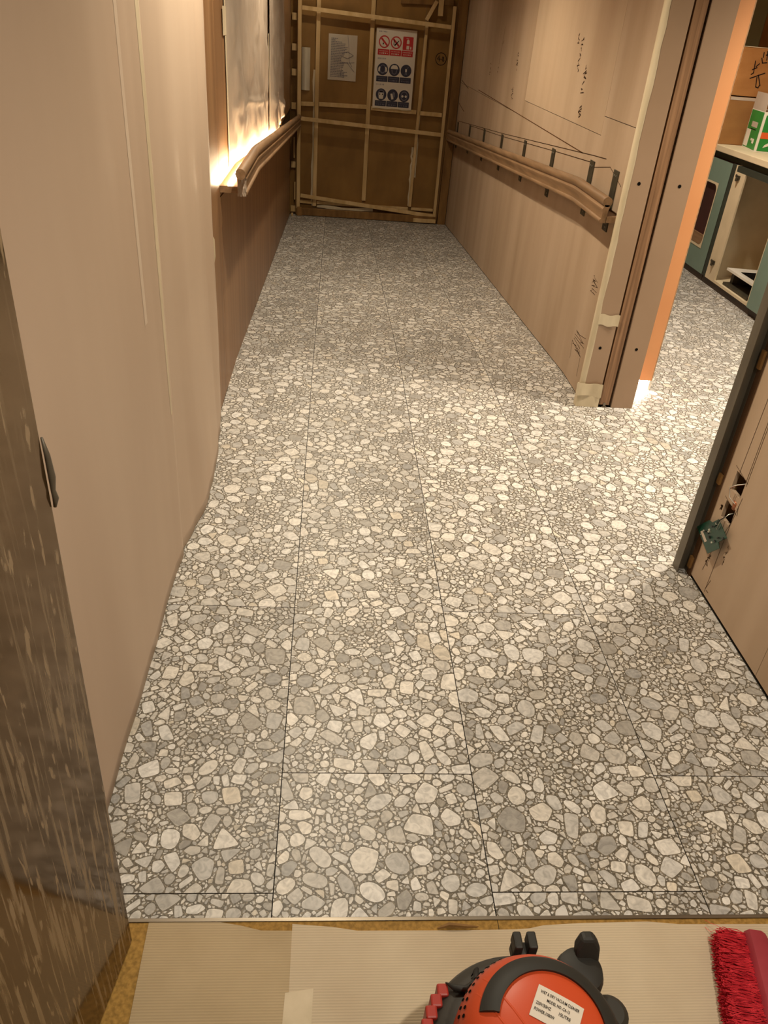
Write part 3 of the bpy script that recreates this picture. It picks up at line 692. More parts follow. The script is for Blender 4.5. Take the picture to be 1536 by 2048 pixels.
# rows 2 and 3: navy discs
for v in (.505, .830):
    for k in range(3):
        s_ = pprint([disc(us[k] - .0, v, RC)], M['navy'], .0006)
        G, Wt = M['grey_print'], M['poster']
        if v < .6 and k == 0:
            pprint([disc(us[0], v, .030, 20, 1.35)], G, .0012, 'pictogram', s_); pprint([off(us[0], v, [(-.044, -.018), (-.030, -.026), (-.024, .020), (-.034, .022), (-.044, .006)]), off(us[0], v, [(.044, -.018), (.030, -.026), (.024, .020), (.034, .022), (.044, .006)])], Wt, .0018, 'pictogram', s_)
            pprint([disc(us[0], v - .004, .023, 20, 1.35)], M['navy'], .0018, 'pictogram', s_)
        elif v < .6 and k == 1:
            pprint([off(us[1], v, [(-.038, .008), (.038, .008), (.034, .026), (.018, .042), (-.018, .042), (-.034, .026)])], Wt, .0012, 'pictogram', s_)
            pprint([off(us[1], v, [(-.030, .002), (.030, .002), (.022, -.030), (0, -.042), (-.022, -.030)])], G, .0012, 'pictogram', s_); pprint([off(us[1], v, [(-.022, .002), (.022, .002), (.015, -.028), (0, -.034), (-.015, -.028)])], M['navy'], .0018, 'pictogram', s_)
        elif v < .6:
            pprint([off(us[2], v, [(-.008, -.010), (.008, -.010), (.009, .016), (-.009, .016)])], Wt, .0012, 'pictogram', s_); pprint([off(us[2], v, [(.006, .016), (.020, .026), (.024, .040), (.014, .030)]), off(us[2], v, [(-.008, -.012), (-.002, -.012), (-.004, -.036), (-.012, -.036)]), off(us[2], v, [(.002, -.012), (.008, -.012), (.012, -.036), (.004, -.036)])], G, .0012, 'pictogram', s_)
        elif k == 0:
            pprint([disc(us[0], v - .01, .032, 20, 1.15)], G, .0012, 'pictogram', s_); pprint([off(us[0], v, [(-.026, .016), (.026, .016), (.024, -.026), (.018, -.040), (-.018, -.040), (-.024, -.026)])], Wt, .0018, 'pictogram', s_)
            pprint([disc(us[0] - .034, v - .004, .006, 10), disc(us[0] + .034, v - .004, .006, 10), off(us[0], v, [(-.020, .022), (.020, .022), (.014, .034), (-.014, .034)])], M['ink'], .0024, 'pictogram', s_)
        elif k == 1:
            pprint([off(us[1], v, [(-.024, .012), (-.004, .016), (.012, -.034), (-.010, -.040)])], Wt, .0018, 'pictogram', s_); pprint([off(us[1], v, [(.000, .030), (.022, .026), (.022, -.014), (.010, -.024), (.002, .014)])], G, .0012, 'pictogram', s_)
        else:
            pprint([disc(us[2], v, .036, 20, 1.2)], G, .0012, 'pictogram', s_); pprint([disc(us[2], v, .029, 20, 1.2)], M['navy'], .0018, 'pictogram', s_)
            pprint([disc(us[2] - .042, v + .004, .011, 12), disc(us[2] + .042, v + .004, .011, 12)], Wt, .0024, 'pictogram', s_)
# caption bars with two lines of fine lettering each
gl = random.Random(21)
def glyphs(u0, u1, v, hz, step, mat, d, parent):
    """a row of small letter-like strokes, too small to read in the photograph"""
    b = MB(); x0, z = U(u0, v); x1 = U(u1, v)[0]; x = x0
    while x < x1:
        wd = step * gl.uniform(.35, .6); h = hz * gl.uniform(.6, 1.0)
        flat(b, [(x, z - h / 2), (x + wd, z - h / 2), (x + wd, z + h / 2), (x, z + h / 2)], d); x += step * gl.uniform(.8, 1.25)
    return b.build('lettering', mat, parent)
for v, mt_ in ((.292, 'red_print'), (.628, 'navy'), (.945, 'navy')):
    for k in range(3):
        s_ = pprint([rect(us[k] - .005, v, .058, .026, .004)], M[mt_], .0006, 'caption_bar')
        glyphs(us[k] - .115, us[k] + .10, v - .014, .008, .007, M['poster' if mt_ == 'red_print' else 'grey_print'], .0012, s_)
        glyphs(us[k] - .10, us[k] + .085, v + .014, .013, .017, M['poster' if mt_ == 'red_print' else 'grey_print'], .0012, s_)
for v in (.042, .372, .700): glyphs(.07, .27, v, .016, .011, M['grey_print'], .0008, po)
# typed notice
no = thing('typed_notice', (.05, YE, .972), 'creased grey typed notice sheet pinned left of the safety poster', 'notice')
b = MB(); n = 9; vs = []
for j in range(n):
    for i in range(7):
        u, v = i / 6, j / (n - 1); vs.append((-.095 + u * .287, YE - .003 - .003 * abs(math.sin(u * 5 + v * 3)), .972 + v * .403))
b.add(vs, [(j * 7 + i, j * 7 + i + 1, (j + 1) * 7 + i + 1, (j + 1) * 7 + i) for j in range(n - 1) for i in range(6)]); b.build('paper', M['notice'], no, smooth=True)
for i in range(24):
    b = MB(); z = 1.335 - i * .0145; x = -.068; xe = x + gl.choice((.16, .13, .17, .10)) * (0.35 if i < 2 else 1)
    while x < xe:
        wd = gl.uniform(.006, .016); flat(b, [(x, z), (x + wd, z), (x + wd, z + .006), (x, z + .006)], -.0225); x += wd + .004
    b.build('text_line', M['grey_print'], no)
marks(no, [[(.095, 1.37), (.11, 1.26), (.12, 1.14), (.15, 1.10)], [(.03, 1.19), (.10, 1.17), (.16, 1.20), (.10, 1.23), (.04, 1.21)], [(.02, 1.12), (.17, 1.14)], [(.05, 1.09), (.03, 1.02), (.07, 1.04), (.06, 1.00)], [(.10, 1.13), (.17, 1.06)]], .003, lambda x, z: (x, YE - .0078, z), M['grey_print'], 'handwriting')

# ------------------------------------------------------------------ handrails
def rail_path(side, y0, y1):
    """stations along a wall: level, then parallel with the ramp"""
    ys = [y0, YK + .16 - .06, YK + .16 - .03, YK + .16, YK + .16 + .03, YK + .16 + .06] + [YK + .3 + i * (y1 - YK - .3) / 10 for i in range(11)]
    yk = YK + .16; out = []
    for y in ys:
        t = y - yk
        dz = 0 if t < -.06 else (-(y - yk) * math.tan(TH) if t > .06 else -math.tan(TH) * (t + .06) ** 2 / .24)
        out.append((lambda y_, dz_: (lambda u, z: ((LW + u) if side < 0 else (RW - u), y_, z + dz_)))(y, dz))
    return out
def circ_prof(u, z, r, n=20): return [(u + r * math.cos(2 * math.pi * k / n), z + r * math.sin(2 * math.pi * k / n)) for k in range(n)]
fascia = [(.084, .860), (.108, .860), (.114, .863), (.115, .869), (.113, .874), (.107, .878), (.107, .905), (.110, .911), (.110, .919), (.105, .926), (.102, .936), (.082, .936), (.079, .926), (.084, .908)]
ledge = [(.0, .862), (.086, .862), (.086, .888), (.0, .888)]
def handrail(side, y0, y1, dz, label, loc, ahead):
    t = thing('handrail', loc, label, 'handrail', 'corridor handrails')
    sh = lambda pr: [(max(0.0005, u + (-.025 if side > 0 else 0)), z + dz) for u, z in pr]
    b = MB(); b.sweep(sh(circ_prof(.093, .948, .0208)), rail_path(side, y0 - ahead, y1)); r = b.build('grip_rail', M['oak'], t, auto=.6)
    b = MB(); b.sweep(sh(fascia), rail_path(side, y0, y1)); b.build('moulded_fascia', M['oak'], t, auto=.5)
    b = MB(); b.sweep(sh(ledge), rail_path(side, y0 - (.0 if side > 0 else -.02), y1)); b.build('ledge_board', M['oak'], t)
    return t
hl = handrail(-1, 3.42, 9.0, .018, 'oak handrail with glowing light strip on the left wall', (LW, 3.42, .88), .05)
# light strip lying on the left ledge, behind the rail
for (a, b_) in ((3.47, 4.02), (4.02, 5.4), (5.4, 6.6), (6.6, 7.4)):
    zz = lambda y: .906 + (0 if y < YK + .16 else -(y - YK - .16) * math.tan(TH))
    bb = MB(); bb.hexa([(LW + .030, a, zz(a)), (LW + .044, a, zz(a)), (LW + .044, b_, zz(b_)), (LW + .030, b_, zz(b_)), (LW + .030, a, zz(a) + .006), (LW + .044, a, zz(a) + .006), (LW + .044, b_, zz(b_) + .006), (LW + .030, b_, zz(b_) + .006)])
    bb.build('light_strip', M['led'], hl)
b = MB(); rr = random.Random(4); vs = []; n = 10
for j in range(6):
    for i in range(n):
        t = i / (n - 1); vs.append((LW + .076 + t * .036 + rr.uniform(-.003, .003), 3.416 - rr.uniform(0, .008),   .874 + j / 5 * .082 + rr.uniform(-.003, .003)))
b.add(vs, [(j * n + i, j * n + i + 1, (j + 1) * n + i + 1, (j + 1) * n + i) for j in range(5) for i in range(n - 1)])
w_ = b.build('wrapping_film', M['paper'], hl); w_['label'] = 'crumpled film over the fascia end'
hr = handrail(1, 3.53, 9.005, -.018, 'bare oak handrail on steel brackets along the plywood right wall', (RW, 3.53, .86), .0)
for i, (y, zt, zb) in enumerate(((3.69, 1.038, .778), (4.07, 1.023, .769), (4.845, .975, .715), (5.61, .923, .672), (6.42, .864, .615), (7.225, .811, .565), (8.035, .755, .513), (8.85, .696, .454))):
    b = MB(); b.box(RW - .006, RW - .0005, y - .034, y + .034, zb, zt); br = b.build('bracket', M['steel'], hr, bevel=.001)
    if i < 4:
        for sy, z in ((-.012, zt - .022), (.012, zt - .022), (-.012, zb + .02), (.012, zt - .12)):
            b = MB(); b.tube([(RW - .0062, y + sy, z), (RW - .0080, y + sy, z)], .0042, 10); b.build('screw', M['solder'], br)

# ------------------------------------------------------------------ protective sheets on the left wall
def cloth(name, fn, nu, nv, mat, parent, thick=.0012):
    vs = [fn(i / nu, j / nv) for j in range(nv + 1) for i in range(nu + 1)]
    fs = [(j * (nu + 1) + i, j * (nu + 1) + i + 1, (j + 1) * (nu + 1) + i + 1, (j + 1) * (nu + 1) + i) for j in range(nv) for i in range(nu)]
    o = mk(name, vs, fs, mat, parent, True); m = o.modifiers.new('thick', 'SOLIDIFY'); m.thickness = thick; m.offset = 0; return o
def interp(tab, x):
    for (a, va), (b_, vb) in zip(tab, tab[1:]):
        if x <= b_:
            t = max(0, (x - a) / (b_ - a)); t = t * t * (3 - 2 * t); return va + (vb - va) * t
    return tab[-1][1]
cs = thing('cover_sheet', (LW, 1.45, 0), 'wide flat beige cover sheet hung on the near left wall', 'cover sheet')
def fa(u, v):
    y = .70 + u * 1.40; z = .002 + v * (CEIL - .01)
    x = -.4515 + .0016 * math.sin(y * 9) + .0009 * math.sin(y * 23 + 2 * v) + .002 * math.sin(z * 3 + y * 3) * min(1, z / .3)
    if u > .93: x += .006 * math.sin((u - .93) / .07 * 1.57)
    return (x, y, z)
cloth('fabric', fa, 70, 60, M['sheet'], cs)
def strip(parent, yfun, z0, z1, wd, xfun, mat=M['tape'], name='tape'):
    b = MB(); n = 40; vs = []
    for i in range(n):
        z = z0 + (z1 - z0) * i / (n - 1); y = yfun(z); h = wd(z) / 2; vs += [(xfun(y - h, z), y - h, z), (xfun(y + h, z), y + h, z)]
    b.add(vs, [(2 * i, 2 * i + 1, 2 * i + 3, 2 * i + 2) for i in range(n - 1)]); return b.build(name, mat, parent, smooth=True)
xa = lambda y, z: fa((y - .70) / 1.40, z / (CEIL - .01))[0] + .0010
strip(cs, lambda z: 1.90 + .004 * math.sin(z * 4), .85, CEIL, lambda z: .026, xa, M['sheet_pale'])
strip(cs, lambda z: 2.078 + .004 * math.sin(z * 6), .52, CEIL, lambda z: .014 + .016 * min(1, max(0, (z - .5) / .5)), xa)
cs2 = thing('cover_sheet', (LW, 2.6, 0), 'rippled beige cover sheet bulging off the wall, edged with torn tape', 'cover sheet')
hem = [(2.04, .0), (2.10, .002), (2.25, .022), (2.395, .042), (2.59, .040), (2.75, .034), (2.97, .016), (3.13, .001)]
def fb(u, v):
    y = 2.03 + u * 1.10; z = .003 + v * (CEIL - .01)
    k = max(.30, 1 - z / 1.0)
    e = max(0, (u - .80) / .20)
    x = -.461 + .004 + interp(hem, y) * k + .0022 * math.sin(y * 19 + z * 1.2) * min(1, z / .3) + .0005 * math.sin(y * 47)
    x += .010 * e * (1 - e) * 4 * min(1, z / .4)
    yy = y + (.012 * math.sin(z * 5.3) + .006 * math.sin(z * 13)) * e * e
    return (x, yy, z)
cloth('fabric', fb, 80, 60, M['sheet'], cs2)
b = MB(); n = 46; vs = []
for i in range(n):
    z = .12 + (CEIL - .14) * i / (n - 1); x, y, _ = fb(1, z / (CEIL - .01)); q = mr.uniform(-.006, .012)
    vs += [(x + .002, y - .022, z), (LW + .002, y + .010 + q, z)]
b.add(vs, [(2 * i, 2 * i + 1, 2 * i + 3, 2 * i + 2) for i in range(n - 1)]); b.build('tape', M['tape'], cs2, smooth=True)
b = MB(); b.add([(LW + .004, 3.12, .79), (LW + .012, 3.15, .76), (LW + .010, 3.17, .69), (LW + .004, 3.16, .655), (LW + .003, 3.12, .70)], [(0, 1, 2, 3, 4)]); b.build('tape', M['tape'], cs2)

# crinkled paper over the recess above the left rail
def zrail(y): return .905 + (0 if y < YK + .16 else -(y - YK - .16) * math.tan(TH))
pp = random.Random(8)
def crink(y0, y1, z1, label, dx, lift, seed):
    t = thing('protective_paper', (LW, (y0 + y1) / 2, zrail((y0 + y1) / 2)), label, 'paper')
    rg = random.Random(seed); amp = [(rg.uniform(3, 9), rg.uniform(4, 14), rg.uniform(0, 6), rg.uniform(.003, .008)) for _ in range(6)]
    def f(u, v):
        y = y0 + u * (y1 - y0); zb = zrail(y) + lift(u); z = zb + v * (z1 - zb)
        d = sum(a * math.sin(p * y + q * z + r) for p, q, r, a in amp) * .5 + .014 * abs(mnoise.noise(Vector((y * 3.2, z * 5, seed)))) + .008 * abs(mnoise.noise(Vector((y * 8, z * 11, seed + 9)))) + .010 * max(0, math.sin(z * 26 + y * 2.2 + 2 * mnoise.noise(Vector((y * 2, z * 2, seed))))) ** 6 * (1 if .95 < z + .05 * y < 1.35 else .15)
        e_ = min(1, u * 9, (1 - u) * 9); return (LW + dx + .0025 + (.006 + abs(d)) * e_, y, z)
    cloth('paper', f, 90, 90, M['paper'], t, .0006); return t
p1 = crink(3.755, 6.0, 2.2, 'crinkled pale paper taped above the light strip, near sheet', .0, lambda u: .02, 3)
strip(p1, lambda z: 3.757 + .006 * math.sin(z * 7), 1.0, 2.2, lambda z: .045, lambda y, z: LW + .0045)
strip(p1, lambda z: 3.72, 1.43, 1.53, lambda z: .11, lambda y, z: LW + .006)
strip(p1, lambda z: 5.98 + .03 * math.sin(z * 8), .86, 1.40, lambda z: .05, lambda y, z: LW + .013)
p2 = crink(6.02, 7.58, 2.2, 'crinkled pale paper hanging loose above the rail, sheet nearer the gate', .012, lambda u: .03 + .16 * max(0, u - .35), 5)
b = MB(); q = random.Random(2)
pts = [(LW + .046 + q.uniform(0, .018), 6.40 + q.uniform(-.20, .20), .775 + q.uniform(-.015, .05)) for _ in range(14)]
b.add(pts, [(0, 1, 2), (2, 3, 4), (4, 5, 6), (6, 7, 8), (8, 9, 10), (10, 11, 12), (1, 5, 9), (3, 7, 11), (12, 13, 0)])
tag(b.build('crumpled_film', M['chip']), 'crumpled dark plastic film tucked behind the left handrail', 'plastic film')

# ------------------------------------------------------------------ smeared brown glass panel at the left edge
b = MB(); g0, g1 = (-.3345, .836), (-.420, .300)
dx, dy = g1[0] - g0[0], g1[1] - g0[1]; l = math.hypot(dx, dy); nx, ny = dy / l, -dx / l    # towards the wall
q = []
for z in (.0015, CEIL - .01):
    q += [(g0[0], g0[1], z), (g0[0] + nx * .022, g0[1] + ny * .022, z), (g1[0] + nx * .022, g1[1] + ny * .022, z), (g1[0], g1[1], z)]
gp = thing('glass_panel', (g0[0], g0[1], 0), 'tall brown mirrored glass panel streaked with dried white smears', 'glass panel')
b.hexa(q); b.build('pane', M['glass'], gp, bevel=.0015)
b = MB(); rb = random.Random(6)
b.tube([(-.333, .838, 1.085), (-.331, .840, 1.06), (-.330, .840, 1.03), (-.331, .839, 1.012), (-.330, .840, 1.0), (-.332, .838, .988)], [.0015, .0036, .0045, .0030, .0040, .002], 10)
o = b.build('sealant_blob', M['stud'], gp, smooth=True); o['label'] = 'grey sealant blob on the pane edge'

# ------------------------------------------------------------------ floor front: cork boards, edge strip and cardboard
for x0, x1 in ((-.60, .3865), (.3880, 1.30)):
    b = MB(); b.box(x0, x1, -1.2, .871, -.0039, -.0015); b.build('cork_board', M['board_yellow'], floor)
b = MB(); b.box(-.46, 1.266, .8715, .8785, -.0039, .0006); struct(b.build('trim_1', M['alu']), 'thin metal strip along the front edge of the tiles')
def card(poly, z, mat, label):
    b = MB(); b.prism(poly, lambda x, y: (x, y, z), lambda x, y: (x, y, z + .003)); return tag(b.build('cardboard_sheet', mat), label, 'cardboard')
card([(-.292, -.9), (-.03, -.9), (-.029, .851), (-.09, .852), (-.13, .862), (-.17, .869), (-.310, .8695)], -.0010, M['rib_dark'], 'tan corrugated cardboard floor sheet beside the glass panel')
e = [(-.029, .8645), (.05, .858), (.10, .850), (.30, .849), (.42, .850), (.45, .852), (.48, .858), (.56, .862), (.70, .864), (.735, .861), (.765, .858), (.95, .857), (1.10, .860), (1.262, .859)]
card([(-.0285, -.9), (1.262, -.9)] + e[::-1], -.0010, M['rib_light'], 'pale corrugated cardboard floor sheet under the vacuum cleaner')
b = MB(); b.add([(-.036, .735, .0025), (.016, .742, .0026), (.008, .50, .0026), (-.045, .50, .0025)], [(0, 1, 2, 3)]); tag(b.build('floor_tape', M['tape']), 'strip of cream tape over the cardboard joint', 'tape')
b = MB(); b.tube([(.262, .853, .003), (.285, .857, .008), (.32, .855, .006), (.345, .855, .004)], [.002, .005, .004, .001], 6); tag(b.build('wood_splinter', M['batten_dark']), 'small brown wood splinter at the cardboard edge', 'splinter')

# ------------------------------------------------------------------ wet and dry vacuum cleaner
VC = Vector((.334, .505, .002))
va = thing('vacuum_cleaner', VC, 'orange and black wet and dry vacuum cleaner on the cardboard', 'vacuum cleaner')
def vb(): return MB()
def vbuild(b, name, mat, parent=va, **k): return b.build(name, M[mat], parent, local=True, **k)
b = vb(); b.lathe([(.0, .03), (.120, .03), (.135, .045), (.146, .22), (.150, .228)], 64); vbuild(b, 'tank', 'vac_black', auto=.6)
for a in (45, 135, 225, 315):
    t = math.radians(a); b = vb(); b.tube([(.115 * math.cos(t), .115 * math.sin(t), .0), (.115 * math.cos(t), .115 * math.sin(t), .035)], .018, 14); vbuild(b, 'caster', 'vac_black')
b = vb(); b.lathe([(.150, .228), (.158, .230), (.1625, .238), (.162, .250), (.156, .262), (.142, .272), (.121, .280)], 72); vbuild(b, 'lid_rim', 'vac_black', auto=.6)
DOME = [(.1225, .278), (.1215, .295), (.1195, .322), (.1155, .343), (.107, .360), (.093, .373), (.075, .382), (.050, .388), (.025, .3905), (.0, .391)]
def dome_z(r):
    for (ra, za), (rb_, zb_) in zip(DOME, DOME[1:]):
        if rb_ <= r <= ra: return za + (zb_ - za) * (ra - r) / max(1e-9, ra - rb_)
    return .28
b = vb(); b.lathe(DOME[:-1] + [(.0005, .391)], 72); vbuild(b, 'motor_head', 'vac_orange', auto=.9)
# recessed flat panel ridges along the head
for off_ in (-.052, -.030):
    b = vb(); vs = []
    for i in range(18):
        s_ = -.10 + i * .2 / 17
        for k, hh in ((-.0018, .0), (0, .0016), (.0018, .0)):
            x = off_ + k; r = min(.13, math.hypot(x, s_)); vs.append((x * .86 - s_ * .5, x * .5 + s_ * .86, dome_z(r) + hh))
    b.add(vs, [(3 * i + j, 3 * i + j + 1, 3 * i + 4 + j, 3 * i + 3 + j) for i in range(17) for j in (0, 1)]); vbuild(b, 'ridge', 'vac_orange', smooth=True)
# black grip arching over the head
def arc_band(r0, r1, a0, a1, h, n=48, xs=1.0):
    b = vb(); vs = []
    for i in range(n + 1):
        t = math.radians(a0 + (a1 - a0) * i / n)
        for r, dz in ((r0, -.004), (r0, h * .8), (r0 + (r1 - r0) * .3, h), (r0 + (r1 - r0) * .75, h), (r1, h * .6), (r1, -.006)):
            X_, Y_ = .007 + r * math.cos(t), -.003 + r * math.sin(t); vs.append((X_, Y_, dome_z(min(.121, math.hypot(X_, Y_))) + dz))
    L = 6
    b.add(vs, [(i * L + j, i * L + j + 1, (i + 1) * L + j + 1, (i + 1) * L + j) for i in range(n) for j in range(L - 1)] + [tuple(range(L)), tuple(range(n * L, n * L + L))[::-1]])
    return b
vbuild(arc_band(.074, .1005, -28, 166, .006), 'carry_grip', 'vac_grip', auto=.7)
# ventilation holes, two rows
hb = 0
for row, (r, n, a0, a1) in enumerate(((.1115, 10, 112, 166), (.1168, 10, 110, 164))):
    for i in range(n):
        t = math.radians(a0 + (a1 - a0) * i / (n - 1)); z = dome_z(r); P = Vector((r * math.cos(t), r * math.sin(t), z)); N = Vector((math.cos(t) * .85, math.sin(t) * .85, .55)).normalized()
        A = N.cross(Vector((0, 0, 1))).normalized(); B = N.cross(A)
        b = vb(); b.add([P + N * .0012 + (A * math.cos(2 * math.pi * k / 10) + B * math.sin(2 * math.pi * k / 10)) * .0030 for k in range(10)], [tuple(range(10))]); vbuild(b, 'vent_hole', 'black')
# hose clip at the far side
b = vb(); b.box(-.002, .036, .150, .172, .255, .275); b.box(-.002, .012, .148, .176, .275, .300); b.box(.021, .036, .148, .176, .275, .300); vbuild(b, 'hose_clip', 'vac_grip', bevel=.003)
# round inlet cap with a fin on the right
b = vb(); b.lathe([(.0, .300), (.022, .300), (.034, .294), (.038, .280), (.038, .235)], 28, (.098, .118)); vbuild(b, 'inlet_cap', 'vac_grip', auto=.6)
b = vb(); b.prism([(-.018, -.02), (.018, -.02), (.020, .028), (.010, .042), (-.010, .042), (-.020, .026)], lambda u, v: (.112 + u, .128 + v * .5 - .004, .285 + v), lambda u, v: (.112 + u, .146 + v * .5 - .004, .283 + v)); vbuild(b, 'cap_fin', 'vac_grip', bevel=.005)
b = vb(); b.lathe([(.0, .262), (.020, .262), (.028, .256), (.030, .235)], 22, (.140, .070)); vbuild(b, 'rim_boss', 'vac_black', auto=.6)
# red ribbed latch on the left
b = vb()
for i in range(5):
    t = math.radians(140 + i * 7.0); r = .158; cx, cy = r * math.cos(t), r * math.sin(t); zc = .262 - abs(i - 2) * .001
    b.box(cx - .009, cx + .009, cy - .0095, cy + .0095, zc - .03, zc + .012)
la = vbuild(b, 'latch', 'vac_red', bevel=.003)
b = vb(); t = math.radians(185); b.box(.155 * math.cos(t) - .014, .155 * math.cos(t) + .012, .155 * math.sin(t) - .02, .155 * math.sin(t) + .03, .235, .262); vbuild(b, 'latch_foot', 'vac_black', bevel=.004)
# hooked lip moulded into the rim
b = vb(); b.tube([(-.075, .118, .276), (-.066, .126, .279), (-.070, .106, .282), (-.086, .096, .282), (-.104, .100, .279), (-.116, .110, .274)], [.001, .005, .006, .006, .005, .001], 8); vbuild(b, 'cable_hook', 'vac_grip', smooth=True)
# rating sticker
def text_mesh(s_, size):
    cu = bpy.data.curves.new('t', 'FONT'); cu.body = s_; cu.size = size; cu.offset = size * .012; cu.resolution_u = 3
    o = bpy.data.objects.new('t', cu); COL.objects.link(o); dg = bpy.context.evaluated_depsgraph_get()
    me = o.evaluated_get(dg).to_mesh(); vs = [tuple(v.co) for v in me.vertices]; fs = [tuple(p.vertices) for p in me.polygons]
    o.evaluated_get(dg).to_mesh_clear(); bpy.data.objects.remove(o); return vs, fs
LT = math.radians(-30.0); LO = Vector((-.002, .050))       # sticker's top-left corner and turn on the head
def on_head(x, y, h):
    p = LO + Vector((x * math.cos(LT) - y * math.sin(LT), x * math.sin(LT) + y * math.cos(LT)))
    return (p.x, p.y, dome_z(min(.13, p.length)) + h)
LWd, LHt = .066, .047
b = vb(); n = 10
b.add([on_head(LWd * i / n, -LHt * j / n, .0012) for j in range(n + 1) for i in range(n + 1)], [(j * (n + 1) + i, j * (n + 1) + i + 1, (j + 1) * (n + 1) + i + 1, (j + 1) * (n + 1) + i) for j in range(n) for i in range(n)])
lb = vbuild(b, 'rating_label', 'label', smooth=True)
for s_, x, y in (('WET & DRY VACUUM CLEANER', .0055, -.0105), ('MODEL NO: CA-15', .0165, -.0195), ('220V/50HZ', .0035, -.0285), ('15LITRE', .0355, -.0285), ('POWER:1000W', .0035, -.0375)):
    vs, fs = text_mesh(s_, .0062); mxx = max(v[0] for v in vs); want = {'WET & DRY VACUUM CLEANER': .0555, 'MODEL NO: CA-15': .0330, '220V/50HZ': .0215, '15LITRE': .0175, 'POWER:1000W': .0290}[s_]; k = want / mxx
    b = vb(); b.add([on_head(x + v[0] * k, y + v[1] * 1.0, .0020) for v in vs], fs); o = mk('label_text', b.v, b.f, M['ink'], lb, local=True)
b = vb(); b.add([on_head(.052 + .004 * math.cos(t * .524), -.0405 + .004 * math.sin(t * .524), .0020) for t in range(12)], [tuple(range(12))]); mk('label_mark', b.v, b.f, M['ink'], lb, local=True)

# ------------------------------------------------------------------ red broom lying on its side
bo = thing('broom', (.875, .70, .002), 'red broom head lying on its side at the cardboard edge', 'broom')
Bd = Vector((-.20, -1, 0)).normalized(); Bs = Vector((-Bd.y, Bd.x, 0)) * -1     # along the block / towards the bristle tips
if Bs.x > 0: Bs = -Bs
B0 = Vector((.892, .826, .0))
def bp(s_, u, z): p = B0 + Bd * s_ + Bs * u; return (p.x, p.y, z)
b = MB(); st_ = []
for i in range(25):
    s_ = i / 24 * .30; k = math.sqrt(max(0, 1 - (1 - min(1, s_ / .022)) ** 2)) * math.sqrt(max(0, 1 - (1 - min(1, (.30 - s_) / .022)) ** 2)); k = max(.12, k)
    st_.append((s_, k))
prof = [(.020, .008), (.020, .050), (.012, .060), (-.012, .062), (-.024, .054), (-.026, .016), (-.018, .006)]
b.sweep(prof, [(lambda s__, kk: (lambda u, z: bp(s__, u * kk, .034 + (z - .034) * kk)))(s_, k) for s_, k in st_]); b.build('block', M['broom_block'], bo, auto=.7)
br = random.Random(12); b = MB()
for i in range(2600):
    s_ = br.uniform(.016, .294); z = br.uniform(.010, .052); fl = br.gauss(0, 1); lg = br.uniform(.042, .058) + .022 * (s_ / .3)
    sp = .004 + fl * .006; zt = max(.004, z + (z - .034) * .15 + br.gauss(0, .004)); w0 = .0009
    cv = br.gauss(0, .005); P = []
    for t in (0, .35, .7, 1.0):
        P.append(Vector(bp(s_ + sp * t + cv * math.sin(t * 3.1), .018 + lg * t, z + (zt - z) * t)))
    for j in range(3):
        a, d = P[j], P[j + 1]; n_ = (d - a).cross(Vector((0, 0, 1))).normalized() * w0; m_ = Vector((0, 0, w0))
        b.add([a + n_, a - n_, d - n_, d + n_, a + m_, a - m_, d - m_, d + m_], [(0, 1, 2, 3), (4, 5, 6, 7)])
for i in range(22):   # stray fibres
    s_ = br.uniform(.01, .28); P = [Vector(bp(s_, .05, .04))]
    d0 = br.uniform(-.03, .03)
    for t in (1, 2, 3, 4): P.append(Vector(bp(s_ - .004 * t + d0 * t * .3 + br.gauss(0, .002),   .05 + t * .007, max(.004, .04 - .008 * t + br.gauss(0, .003)))))
    for j in range(4):
        a, d = P[j], P[j + 1]; n_ = (d - a).cross(Vector((0, 0, 1))).normalized() * .0005
        b.add([a + n_, a - n_, d - n_, d + n_], [(0, 1, 2, 3)])
o = b.build('bristles', M['broom_red'], bo); o['kind'] = 'stuff'
b = MB(); b.tube([bp(.15, -.022, .05), bp(.15, -.060, .066)], [.019, .016], 18); b.build('socket', M['broom_block'], bo, auto=.7)
b = MB(); b.tube([bp(.15, -.035, .056), bp(.13, -.330, 1.20)], .0115, 14); b.build('handle', M['alu'], bo, auto=.7)

# ------------------------------------------------------------------ circuit board hanging from the cut-out
pc = thing('circuit_board', (1.255, 2.0, .16), 'green circuit board dangling by wires from the wall cut-out', 'circuit board')
A = Vector((1.250, 2.098, .182)); Bv = Vector((1.256, 2.016, .278)); Dv = Vector((1.242, 1.974, .160)); Cv = Bv + (Dv - A) * .78
N = (Bv - A).cross(Dv - A).normalized()
if N.x > 0: N = -N
def onb(u, v, h): return A + (Bv - A) * u + (Dv - A) * v + N * h
def pbox(u0, u1, v0, v1, h0, h1):
    return MB().hexa([onb(u0, v0, h0), onb(u1, v0, h0), onb(u1, v1, h0), onb(u0, v1, h0), onb(u0, v0, h1), onb(u1, v0, h1), onb(u1, v1, h1), onb(u0, v1, h1)])
b = MB(); poly = [(0, 0), (.62, 0), (.70, .12), (1.0, .12), (1.0, .80), (.62, .80), (.55, 1.0), (0, 1.0)]
b.prism(poly, lambda u, v: onb(u, v, -.0008), lambda u, v: onb(u, v, .0008)); b.build('board', M['pcb'], pc)
pbox(.08, .18, .22, .62, .0008, .0020).build('sticker', M['grey_flap'], pc)
rp = random.Random(31)
for i in range(14):
    u, v = rp.uniform(.22, .85), rp.uniform(.15, .75); s1, s2 = rp.uniform(.02, .07), rp.uniform(.02, .07)
    pbox(u, u + s1, v, v + s2, .0008, rp.uniform(.003, .008)).build('component', M['chip'] if i % 3 else M['solder'], pc)
pbox(.04, .07, .30, .33, .0008, .003).build('component', M['solder'], pc)
